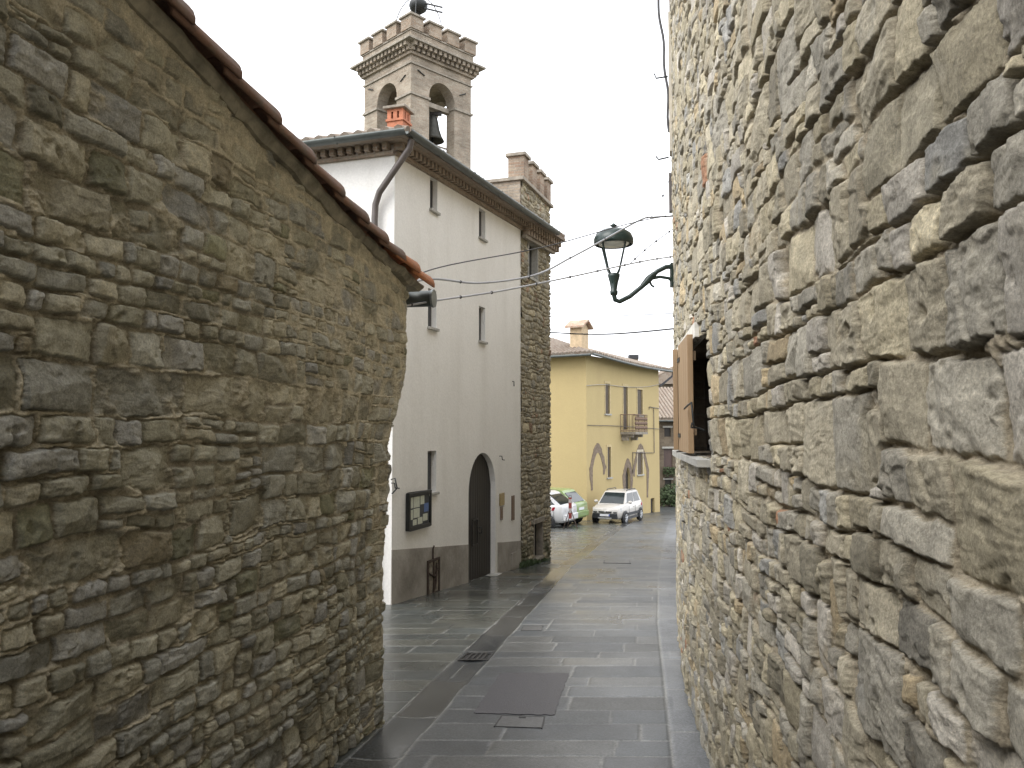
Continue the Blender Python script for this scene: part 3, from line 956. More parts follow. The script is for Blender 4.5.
def build_right_house():
    base = (1.131, 4.76, zgf(4.76))
    root = thing('stone_house', 'tall pale rubble stone house with brown shuttered window along the right', 'house', base)
    u0 = u_of_y(0.15)
    off = u0 - 0.15
    us = spacing(u0, u_of_y(26), lambda u: 0.0027 * max(u - off, 0.8) ** 1.15)
    zlo = np.linspace(-0.75, 0.0, 120)[:-1]; zmid = np.arange(0.0, 3.0, 0.0034); zhi = spacing(3.0, 7.6, lambda z: 0.0036 * (1 + (z - 3.2) * 0.8))
    zs = np.concatenate([zlo, zmid, zhi[1:]])
    far_base = -2.2
    Ug, Z0 = np.meshgrid(us, zs)
    y_at = np.interp(us, RK, RY)
    zb = (np.minimum(zg(y_at) - 0.15, -0.3))[None, :]
    Fz = (Z0 - zs[0]) / (zs[-1] - zs[0])
    ztop = 7.6
    # below z=0 the rows fan out to follow the falling street
    Zg = np.where(Z0 >= 0, Z0, Z0 / 0.75 * -zb)
    Vg = Zg + 2.4
    def hf(rng, v):
        return rng.choice([0.075, 0.105, 0.14, 0.185], p=[.24, .32, .28, .16]) * rng.uniform(0.85, 1.2)
    def hbig(rng, v):
        return rng.choice([0.11, 0.15, 0.19, 0.24], p=[.25, .3, .27, .18]) * rng.uniform(0.9, 1.1)
    Um = 10.2
    La, na, res = stone_layout(Um, 10.3, 21, hf, (0.7, 2.0), 0.26, 0.17, 0.0036)
    Lb, nb, _ = stone_layout(Um, 10.3, 27, hbig, (0.9, 1.9), 0.16, 0.03, 0.0036)
    cu = np.bincount(Lb.ravel(), np.broadcast_to(np.arange(Lb.shape[1]) * res, Lb.shape).ravel(), nb) / np.maximum(np.bincount(Lb.ravel(), minlength=nb), 1)
    big = cu < (off + 1.75 + np.random.RandomState(5).uniform(-0.45, 0.6, nb))
    La = np.where(big[Lb], Lb + na, La)
    lay = (La, na + nb, res)
    pal = [(0.41, 0.365, 0.27), (0.385, 0.355, 0.288), (0.45, 0.395, 0.275), (0.34, 0.33, 0.30), (0.32, 0.287, 0.21), (0.45, 0.36, 0.225), (0.38, 0.205, 0.12), (0.50, 0.46, 0.39)]
    wts = [.30, .25, .21, .06, .07, .06, .008, .08]
    def smear(U, V):
        return 0.16 * fbm(U * 0.6, V * 0.6, 91, 2) - 0.14
    h, c = rubble(Ug, Vg, lay, 22, pal, wts, (0.42, 0.36, 0.26), gap=0.006, edge=0.007, depth=0.024, rough=0.0075, tilt=0.03,
                  bulge=0.0, smear=smear, tone=0.15, warp=(0.042, 0.013), recess=0.018, fill=0.05, layered=0.5, facet=0.095)
    gl = 0.02 * fbm(Ug * 0.7, Vg * 0.7, 66, 2)
    x, y, nx, ny = rpos(Ug)
    hh = h + gl - 0.05
    P = np.stack([x + nx * hh, y + ny * hh, Zg], -1)
    # window opening
    w0, w1, wz0, wz1 = u_of_y(4.70), u_of_y(6.75), 1.43, 2.20
    uc = (us[1:] + us[:-1]) / 2; zc = (zs[1:] + zs[:-1]) / 2
    hole = ((uc > w0) & (uc < w1))[None, :] & ((zc > wz0) & (zc < wz1))[:, None]
    grid_mesh('wall', P, M['rubble_right'], c, keep=~hole, parent=root, flip=True)
    # solid body behind the face (leaving the window recess) and the alley side behind the camera
    mb = MB()
    def Q(u, p):
        a, b, cx, cy = [float(v) for v in rpos(u)]
        return a + cx * p, b + cy * p
    def slab(ua, ub, p0, p1, z0, z1):
        a, b = Q(ua, p0), Q(ub, p0); d_, c_ = Q(ua, p1), Q(ub, p1)
        mb.hexa([(a[0], a[1], z0), (b[0], b[1], z0), (c_[0], c_[1], z0), (d_[0], d_[1], z0), (a[0], a[1], z1), (b[0], b[1], z1), (c_[0], c_[1], z1), (d_[0], d_[1], z1)])
    lst = [u0] + [float(v) for v in np.linspace(u0 + 0.8, w0, 5)]
    for a, b in zip(lst[:-1], lst[1:]): slab(a, b, -0.07, -2.5, -1.2, 7.55)
    slab(w0, w1, -0.07, -2.5, -1.2, wz0); slab(w0, w1, -0.07, -2.5, wz1, 7.55); slab(w0, w1, -0.32, -2.5, wz0, wz1)
    lst = [float(v) for v in np.linspace(w1, u_of_y(26.0), 12)]
    for a, b in zip(lst[:-1], lst[1:]): slab(a, b, -0.07, -2.5, -3.0, 7.55)
    a, b = Q(u0, 0.0), Q(u0, -2.5)
    mb.hexa([(-0.9 + .4, -7, -1), (a[0], a[1], -1), (b[0], b[1], -1), (2.5, -7, -1), (-0.9 + .4, -7, 7.55), (a[0], a[1], 7.55), (b[0], b[1], 7.55), (2.5, -7, 7.55)])
    mb.build('inner_wall', M['brick_far'], root)
    # roof slab
    mb = MB()
    poly = [Q(u, 0.12) for u in np.linspace(u0, u_of_y(9.5), 8)] + [Q(u, 0.0) for u in np.linspace(u_of_y(10.2), u_of_y(26), 6)]
    poly += [(9.0, 26.5), (6.0, 0.0)]
    mb.prism([tuple(map(float, p)) for p in poly], 7.6, 7.72)
    mb.build('roof', M['roof_far'], root)
    # window: recess lining, dark pane behind, sill, lintel
    win = None
    mb = MB()
    slabm = MB()
    def qbox(m, ua, ub, p0, p1, z0, z1, n=4):
        ks = np.linspace(ua, ub, n + 1)
        for s_, e_ in zip(ks[:-1], ks[1:]):
            a, b = Q(s_, p0), Q(e_, p0); d_, c_ = Q(s_, p1), Q(e_, p1)
            m.hexa([(a[0], a[1], z0), (b[0], b[1], z0), (c_[0], c_[1], z0), (d_[0], d_[1], z0), (a[0], a[1], z1), (b[0], b[1], z1), (c_[0], c_[1], z1), (d_[0], d_[1], z1)])
    qbox(mb, w0 + 0.004, w1 - 0.004, -0.262, -0.235, wz0 + 0.004, wz1 - 0.004)
    win = mb.build('window', M['dark'], root)
    mb = MB(); qbox(mb, w0 + 0.05, w1 - 0.05, -0.234, -0.222, wz0 + 0.05, wz1 - 0.05); mb.build('pane', M['glass'], win)
    mb = MB(); qbox(mb, w0 - 0.06, w1 + 0.25, 0.045, -0.23, wz0 - 0.045, wz0 - 0.003, 5); mb.build('sill', M['sill'], win)
    mb = MB(); qbox(mb, w0 + 0.45, w1 + 0.1, 0.0, -0.2, wz1 + 0.003, wz1 + 0.10, 5); mb.build('lintel', M['white_lintel'], win)
    mb = MB(); qbox(mb, w0 - 0.004, w0 + 0.0035, -0.07, -0.234, wz0, wz1, 1); mb.build('frame', M['trimstone'], win)
    # the two leaves of the shutter, standing a little off the wall
    def leaf(ya, yb, pa, pb, z0, z1, th=0.038):
        a = np.array(Q(u_of_y(ya), pa)); b = np.array(Q(u_of_y(yb), pb))
        d_ = (b - a); ln = np.linalg.norm(d_); d_ = d_ / ln; n_ = np.array((-d_[1], d_[0]))
        nb = 5
        lf = MB()
        for i in range(nb):
            lf.obox(a, d_, n_, ln * i / nb + 0.003, ln * (i + 1) / nb - 0.003, 0, th, z0, z1)
        s = lf.build('shutter', M['shutter'], root, bevel=0.004)
        lf = MB()
        for zz in (z0 + 0.12, z1 - 0.17):
            lf.obox(a, d_, n_, 0.03, ln - 0.03, -0.02, -0.001, zz, zz + 0.06)
        lf.build_each('batten', M['shutter'], s)
        lf = MB()
        for zz in (z0 + 0.10, z1 - 0.13): lf.obox(a, d_, n_, ln - 0.16, ln + 0.02, th + 0.001, th + 0.006, zz, zz + 0.03)
        lf.build_each('hinge', M['iron'], s)
        return s
    leaf(5.28, 6.02, 0.0, 0.005, 1.445, 2.235)
    leaf(6.22, 6.80, 0.03, -0.02, 1.445, 2.23)
    # wrought stay that holds the near leaf
    st = MB()
    def qp(y, p, z):
        x_, y_ = Q(u_of_y(y), p); return (x_, y_, z)
    st.tube([qp(5.30, 0.06, 1.74), qp(4.95, 0.065, 1.755), qp(4.66, 0.07, 1.76), qp(4.655, 0.06, 1.62), qp(4.66, 0.0, 1.60)], 0.006, 6)
    st.tube([qp(4.66, 0.07, 1.64), qp(4.82, 0.06, 1.615), qp(4.84, 0.0, 1.61)], 0.005, 6)
    st.build('shutter_stay', M['iron'], root)
    # beige conduit board and dark cable run high on the wall
    mb = MB()
    qbox(mb, u_of_y(9.3), u_of_y(9.5), -0.04, 0.010, 4.90, 6.6, 1)
    mb.build('conduit', M['conduit'], root)
    mb = MB(); qbox(mb, u_of_y(9.55), u_of_y(9.66), -0.03, 0.025, 4.25, 4.72, 1); mb.build('junction_cover', M['downpipe'], root)
    mb = MB()
    pts = []
    for i in range(24):
        f = i / 23
        pts.append(qp(9.75, 0.015 + 0.17 * f ** 1.5 + 0.012 * math.sin(i * 0.9), 5.3 + 2.2 * f))
    mb.tube(pts, 0.017, 6)
    mb.build('cable_run', M['cable'], root)
    mb = MB()
    mb.tube([qp(9.4, 0.02, 4.86), qp(9.4, 0.14, 4.84), qp(9.4, 0.17, 4.88)], 0.010, 6)
    mb.tube([qp(9.4, 0.02, 5.85), qp(9.4, 0.16, 5.84), qp(9.4, 0.18, 5.90)], 0.010, 6)
    mb.build_each('cable_hook', M['iron'], root)
    return Q
RQ = build_right_house()

# ================================================================== WHITE PLASTERED HOUSE
A = np.array((-1.70, 11.402)); FD = np.array((0.31891082, 0.94778473)); FN = np.array((FD[1], -FD[0]))
SD = -FN; SN = -FD          # side wall: runs away to the left, faces the camera
EZ, ES = 5.60, 0.054        # underside of eave at the near corner, rise per metre of frontage
def WP(t, p, z): return (A[0] + FD[0] * t + FN[0] * p, A[1] + FD[1] * t + FN[1] * p, z)

def build_white_house():
    root = thing('plastered_house', 'tall white plastered house with tiny slit windows and dark arched door', 'house', (A[0], A[1], -0.86))
    slits = [(1.23, 1.52, 5.13, 5.66), (3.41, 3.75, 5.18, 5.73), (1.18, 1.50, 3.23, 3.84), (3.42, 3.75, 3.25, 3.89), (1.20, 1.53, 0.62, 1.27)]
    door = (2.93, 4.34, -1.18, 1.18, 'round')
    mb = MB()
    wall_panel(mb, A, FD, FN, 0, 5.93, -2.0, 5.735, slits + [door], 0.24)
    mb.hexa([WP(0, -0.2, 5.735), WP(5.93, -0.2, 5.735), WP(5.93, 0, 5.735), WP(0, 0, 5.735), WP(0, -0.2, EZ + .144), WP(5.93, -0.2, EZ + .144 + ES * 5.93), WP(5.93, 0, EZ + .144 + ES * 5.93), WP(0, 0, EZ + .144)])
    wall_panel(mb, A, SD, SN, 0, 7.0, -2.0, 5.75, [], 0.2)
    i0 = 0.30
    pts = [WP(i0, -i0, 0)[:2], WP(8.0, -i0, 0)[:2], WP(8.0, -7.0, 0)[:2], WP(i0, -7.0, 0)[:2]]
    mb.prism(pts, -2.0, 5.6)
    mb.prism([WP(5.95, -2.6, 0)[:2], WP(8.12, -2.6, 0)[:2], WP(8.12, -7.0, 0)[:2], WP(5.95, -7.0, 0)[:2]], -2.0, 5.85)
    mb.build('wall', M['white'], root, fixn=False)
    for i, (a, b, c, e) in enumerate(slits):
        w = MB(); w.obox(A, FD, FN, a + 0.003, b - 0.003, -0.235, -0.085, c + 0.003, e - 0.003)
        wo_ = w.build('window', M['shutter_far'], root)
        w = MB(); w.obox(A, FD, FN, a + 0.02, b - 0.04, -0.0845, -0.078, c + 0.03, e - 0.03); w.build('pane', M['glass'], wo_)
        w = MB(); w.obox(A, FD, FN, a - 0.03, b + 0.03, -0.18, 0.05, c - 0.045, c - 0.003); w.build('sill', M['sill'], wo_, bevel=0.006)
    # door leaf in two halves of boards
    dm = MB()
    r = (door[1] - door[0]) / 2; tc = (door[0] + door[1]) / 2; spz = door[3] - r
    nb = 12
    for i in range(nb):
        a = door[0] + 0.004 + (2 * r - 0.008) * i / nb; b = door[0] + 0.004 + (2 * r - 0.008) * (i + 1) / nb
        za = spz + math.sqrt(max(r * r - (a - tc) ** 2, 0)) - 0.004; zb_ = spz + math.sqrt(max(r * r - (b - tc) ** 2, 0)) - 0.004
        p0, p1 = -0.16, -0.10
        g = 0.004
        dm.hexa([WP(a + g, p0, -1.14), WP(b - g, p0, -1.14), WP(b - g, p1, -1.14), WP(a + g, p1, -1.14), WP(a + g, p0, za), WP(b - g, p0, zb_), WP(b - g, p1, zb_), WP(a + g, p1, za)])
    dr = dm.build('door', M['doorwood'], root)
    dm = MB(); dm.obox(A, FD, FN, tc - 0.30, tc - 0.02, -0.089, -0.075, -0.05, -0.02); dm.obox(A, FD, FN, tc - 0.30, tc - 0.02, -0.089, -0.075, -0.50, -0.47)
    dm.obox(A, FD, FN, tc - 0.30, tc - 0.27, -0.089, -0.075, -0.468, -0.052); dm.obox(A, FD, FN, tc - 0.05, tc - 0.02, -0.089, -0.075, -0.468, -0.052)
    dm.build('door_hatch', M['doorwood'], dr)
    dm = MB(); dm.tube([WP(tc + 0.06, -0.09, -0.20), WP(tc + 0.06, -0.04, -0.20), WP(tc + 0.06, -0.04, -0.30), WP(tc + 0.06, -0.09, -0.30)], 0.012, 8); dm.build('handle', M['iron'], dr)
    dm = MB(); dm.obox(A, FD, FN, door[0] - 0.02, door[1] + 0.10, -0.21, 0.10, -1.40, -1.145); dm.build('doorstep', M['sill'], root, bevel=0.012)
    # grey rendered plinth that follows the falling street
    pm = MB()
    def pz(t): return -0.09 - 0.108 * t
    for a, b in ((-0.012, 2.905), (4.45, 5.895)):
        for ta, tb in ((a, b),):
            pm.hexa([WP(ta, 0.001, -2), WP(tb, 0.001, -2), WP(tb, 0.014, -2), WP(ta, 0.014, -2), WP(ta, 0.001, pz(ta)), WP(tb, 0.001, pz(tb)), WP(tb, 0.014, pz(tb)), WP(ta, 0.014, pz(ta))])
    pm.build_each('plinth', M['plinth'], root)
    # eave: two brick courses with dentils, then the boards
    ev = MB()
    ev.obox(A, FD, FN, -0.06, 5.93, 0.002, 0.06, EZ - 0.02, EZ + 0.04, ES)
    ev.obox(A, FD, FN, -0.23, 8.30, 0.002, 0.23, EZ + 0.145, EZ + 0.20, ES)
    ev.obox(A, SD, SN, -0.06, 7.0, 0.002, 0.06, EZ - 0.02, EZ + 0.04); ev.obox(A, SD, SN, -0.001, 7.0, 0.002, 0.23, EZ + 0.145, EZ + 0.20)
    ev.build('eave_course', M['brick_eave'], root)
    dn = MB()
    t = -0.05
    while t < 5.9:
        dn.obox(A, FD, FN, t, t + 0.075, 0.003, 0.15, EZ + 0.042, EZ + 0.143, ES); t += 0.145
    t = 0.06
    while t < 6.9:
        dn.obox(A, SD, SN, t, t + 0.075, 0.003, 0.15, EZ + 0.042, EZ + 0.143); t += 0.145
    dn.build('dentil_course', M['brick_eave'], root)
    # hipped roof: planes plus rows of barrel tiles
    ov = 0.31
    z0 = EZ + 0.22
    def RZ(t, q): return z0 + ES * t + 0.27 * q       # q: distance in from the eave edge
    rf = MB()
    e0, e1 = -ov, 8.14 + 0.38
    dep = 3.6
    c = [WP(e0, ov, RZ(e0, 0)), WP(e1, ov, RZ(e1, 0)), WP(e1, -dep * 2, RZ(e1, 0)), WP(e0, -dep * 2, RZ(e0, 0))]
    ra = WP(e0 + dep, ov - dep, RZ(e0 + dep, dep)); rb = WP(e1 - dep, ov - dep, RZ(e1 - dep, dep))
    top = c + [ra, rb]
    bot = [(x, y, z - 0.07) for x, y, z in c]
    rf.add(top + bot, [(0, 1, 5, 4), (1, 2, 5), (2, 3, 4, 5), (3, 0, 4), (6, 9, 8, 7), (0, 6, 7, 1), (1, 7, 8, 2), (2, 8, 9, 3), (3, 9, 6, 0)])
    def rows(start, end, step, fn):
        t = start
        while t < end:
            L = fn(t)
            if L and L[1] > 0.35:
                p, q = L[0]
                rf.tube([p, q], [0.085, 0.07], 8)
            t += step
    t = e0 + 0.1
    while t < e1 - 0.1:
        ln = min(t - e0, e1 - t, dep)
        if not (5.75 < t < 8.25 and True):
            rf.tube([WP(t, ov - 0.005, RZ(t, 0) + 0.01), WP(t, ov - ln, RZ(t, ln) + 0.01)], [0.085, 0.075], 8)
        else:
            rf.tube([WP(t, ov - 0.005, RZ(t, 0) + 0.01), WP(t, 0.10, RZ(t, ov - 0.10) + 0.01)], [0.085, 0.08], 8)
        t += 0.215
    q = 0.1
    while q < 6.8:
        ln = min(q, dep, 2 * dep - q)
        rf.tube([WP(e0 + 0.005, ov - q, RZ(e0, 0) + 0.01), WP(e0 + ln, ov - q, RZ(e0 + ln, ln) + 0.01)], [0.085, 0.075], 8)
        q += 0.215
    rf.build('roof', M['roof_brown'], root)
    # half-round gutters
    def gutter(pa, pb, r=0.075):
        g = MB()
        a, b = Vector(pa), Vector(pb)
        d_ = (b - a).normalized(); s_ = Vector((-d_.y, d_.x, 0)).normalized()
        vs = []
        for p in (a, b):
            for k in range(11):
                an = math.pi + math.pi * k / 10
                for rad in (r, r - 0.008): vs.append(p + s_ * (rad * math.cos(an)) + Vector((0, 0, rad * math.sin(an))))
        fs = []
        for k in range(10):
            a0 = 2 * k
            fs += [(a0, a0 + 2, 22 + a0 + 2, 22 + a0), (a0 + 1, 22 + a0 + 1, 22 + a0 + 3, a0 + 3)]
        fs += [(0, 22, 23, 1), (20, 21, 43, 42), tuple(range(0, 22, 2)) + (21,), ]
        fs = fs[:-1]
        g.add(vs, fs, True)
        L = (b - a).length
        k = 1.1
        while k < L:
            p = a + d_ * k
            g.tube([p + s_ * (-r - .012) + Vector((0, 0, .01)), p + Vector((0, 0, -r - .012)), p + s_ * (r + .012) + Vector((0, 0, .01))], 0.008, 5)
            k += 1.35
        g.build('gutter', M['gutter'], root)
    gz = z0 - 0.02
    gutter(WP(e0 - 0.07, ov + 0.07, gz + ES * e0), WP(7.55, ov + 0.07, gz + ES * 7.55 + 0.0))
    gutter(WP(e0 - 0.07, ov + 0.06, gz + ES * e0), WP(e0 - 0.07, -7.0, gz + ES * e0))
    # downpipe: from the corner, slanting back to the side wall and straight down
    dp = MB()
    def S(s, p, z): return (A[0] + SD[0] * s + SN[0] * p, A[1] + SD[1] * s + SN[1] * p, z)
    dp.tube([WP(-0.20, 0.36, gz - 0.10), WP(-0.20, 0.33, gz - 0.22), S(0.18, 0.12, gz - 0.78), S(0.26, 0.09, gz - 0.95), S(0.27, 0.09, gz - 1.15), S(0.27, 0.09, -1.0)], 0.047, 10)
    dpo = dp.build('downpipe', M['downpipe'], root)
    # little dark wall hooks and the old bracket by the corner
    # terracotta chimney pot on the roof near the corner
    cx, cy = -1.84, 12.75
    ch = MB()
    a = 0.14
    def B(m, x0, x1, y0, y1, za, zb):
        def T(x, y): return (cx + FD[0] * y + FN[0] * x, cy + FD[1] * y + FN[1] * x)
        p = [T(x0, y0), T(x1, y0), T(x1, y1), T(x0, y1)]
        m.hexa([(q[0], q[1], za) for q in p] + [(q[0], q[1], zb) for q in p])
    B(ch, -a, a, -a, a, 5.9, 6.570)
    B(ch, -a - .02, a + .02, -a - .02, a + .02, 6.570, 6.605)
    for (x, y) in ((-1, -1), (1, -1), (1, 1), (-1, 1), (0, -1), (0, 1), (-1, 0), (1, 0)):
        B(ch, x * (a - .035) - .035, x * (a - .035) + .035, y * (a - .035) - .035, y * (a - .035) + .035, 6.605, 6.725)
    B(ch, -a, a, -a, a, 6.725, 6.770)
    chm = ch.build('chimney', M['terracotta_pot'], root)
    ch = MB(); B(ch, -0.08, 0.08, -0.08, 0.08, 6.605, 6.725); ch.build('flue', M['dark'], chm)
    ch = MB(); B(ch, -a - .055, a + .055, -a - .055, a + .055, 6.772, 6.815); ch.build('cap', M['ledge'], chm, bevel=0.008)
    # small fixed hardware on the facade
    def hook(t, z, name='wall_hook'):
        k = MB(); k.tube([WP(t, 0.0, z + 0.07), WP(t, 0.05, z + 0.07), WP(t, 0.06, z), WP(t + 0.13, 0.06, z - 0.01)], 0.009, 6)
        k.build(name, M['iron'], root)
    hook(-0.02, 0.78); hook(4.56, 1.02)
    k = MB(); k.tube([WP(-0.02, 0.01, 0.70), WP(-0.02, 0.09, 0.78), WP(-0.03, 0.06, 0.92), WP(-0.03, 0.0, 0.9)], 0.011, 6); k.build('wall_hook', M['iron'], root)
    k = MB(); k.tube([WP(5.35, 0.0, 2.6), WP(5.35, 0.035, 2.6), WP(5.36, 0.035, 2.5)], 0.010, 6); k.build('wall_hook', M['iron'], root)
    v = MB()
    v.obox(A, FD, FN, 5.22, 5.55, 0.016, 0.030, -1.20, -0.90); vo = v.build('vent_cover', M['plinth'], root, bevel=0.004)
    # rusty little door of the meter niche
    v = MB()
    for (x0, x1, y0, y1) in ((1.16, 1.20, -0.98, -0.42), (1.58, 1.62, -0.98, -0.42), (1.20, 1.58, -0.98, -0.94), (1.20, 1.58, -0.46, -0.42), (1.37, 1.41, -0.94, -0.46)):
        v.obox(A, FD, FN, x0, x1, 0.016, 0.04, y0, y1)
    v.tube([WP(1.36, 0.03, -0.42), WP(1.36, 0.03, -0.26), WP(1.40, 0.03, -0.22)], 0.014, 6)
    v.tube([WP(1.22, 0.03, -0.62), WP(1.40, 0.04, -0.70), WP(1.56, 0.03, -0.60)], 0.016, 6)
    v.tube([WP(1.40, 0.035, -0.9), WP(1.44, 0.05, -0.75), WP(1.50, 0.03, -0.5)], 0.02, 6)
    mc = v.build('meter_hatch', M['rust'], root)
    v = MB(); v.obox(A, FD, FN, 1.201, 1.579, 0.0155, 0.022, -0.939, -0.461); v.build('meter_panel', mat_plain('flaking_meter_panel', (0.26, 0.23, 0.19), 0.8, 0.1, 16, 0.6), mc)
build_white_house()

# notice board and the plaques beside the door
def build_notice_board():
    root = thing('notice_board', 'black framed glazed notice board with pinned papers on the white wall', 'notice board', WP(0.82, 0.02, 0.1))
    t0, t1, z0, z1 = 0.48, 1.18, 0.17, 0.62
    mb = MB()
    mb.obox(A, FD, FN, t0, t1, 0.004, 0.045, z0, z1); bk = mb.build('back_panel', M['boardback'], root)
    mb = MB()
    w = 0.052
    mb.obox(A, FD, FN, t0 - w, t0, 0.004, 0.065, z0 - w, z1 + w); mb.obox(A, FD, FN, t1, t1 + w, 0.004, 0.065, z0 - w, z1 + w)
    mb.obox(A, FD, FN, t0, t1, 0.004, 0.065, z0 - w, z0); mb.obox(A, FD, FN, t0, t1, 0.004, 0.065, z1, z1 + w)
    mb.build('frame', M['boardblack'], root, bevel=0.012)
    sheets = [tuple(q_ * (0.92 if k_ < 2 else 0.76) for k_, q_ in enumerate(sh_)) for sh_ in [(0.03, 0.13, 0.36, 0.57), (0.15, 0.37, 0.36, 0.57), (0.40, 0.55, 0.40, 0.57), (0.03, 0.12, 0.14, 0.33), (0.14, 0.37, 0.16, 0.34), (0.30, 0.48, 0.02, 0.15), (0.50, 0.68, 0.06, 0.20), (0.12, 0.26, 0.02, 0.13)]]
    for i, (a, b, c, e) in enumerate(sheets):
        mb = MB(); mb.obox(A, FD, FN, t0 + a, t0 + b, 0.0455, 0.0475, z0 + c, z0 + e); mb.build('notice_sheet', M['paper'], root)
    mb = MB(); mb.obox(A, FD, FN, t0 + 0.50, t0 + 0.66, 0.0455, 0.0475, z0 + 0.18, z0 + 0.31); s = mb.build('notice_sheet', M['paperblue'], root); s['label'] = 'blue notice sheet'
build_notice_board()
def plaque(name, label, t0, t1, z0, z1, mat, th=0.02):
    mb = MB(); mb.obox(A, FD, FN, t0, t1, 0.003, th, z0, z1)
    root = thing(name, label, 'plaque', WP((t0 + t1) / 2, 0.003, z0))
    mb.build('face_plate', mat, root, bevel=0.004)
    mb = MB()
    for t in (t0 + 0.02, t1 - 0.02):
        for z in (z0 + 0.02, z1 - 0.02):
            mb.obox(A, FD, FN, t - 0.006, t + 0.006, th + 0.0005, th + 0.005, z - 0.006, z + 0.006)
    mb.build_each('fixing_screw', M['silver'], root)
plaque('brass_plaque', 'square brass plaque on the white wall just right of the arched door', 4.55, 4.82, 0.12, 0.36, M['brass'])
plaque('bell_plate', 'small brown doorbell plate directly below the square brass plaque', 4.60, 4.72, -0.16, 0.10, M['plaque'])
plaque('narrow_plaque', 'tall narrow brown plaque beside the corner of the stone tower', 5.28, 5.45, -0.24, 0.26, M['plaque'])

# ================================================================== CRENELLATED STONE TOWER at the end of the white house
def merlon_set(root, fr, spots, z0, h, w, dth, mat, capover=0.05, caph=0.07):
    for (x, y) in spots:
        m = MB(); fr(m, x - w / 2, x + w / 2, y - dth / 2, y + dth / 2, z0, z0 + h)
        mo = m.build('merlon', mat, root)
        m = MB(); fr(m, x - w / 2 - capover, x + w / 2 + capover, y - dth / 2 - capover, y + dth / 2 + capover, z0 + h + 0.002, z0 + h + caph)
        m.build('cap', M['ledge'], mo, bevel=0.01)

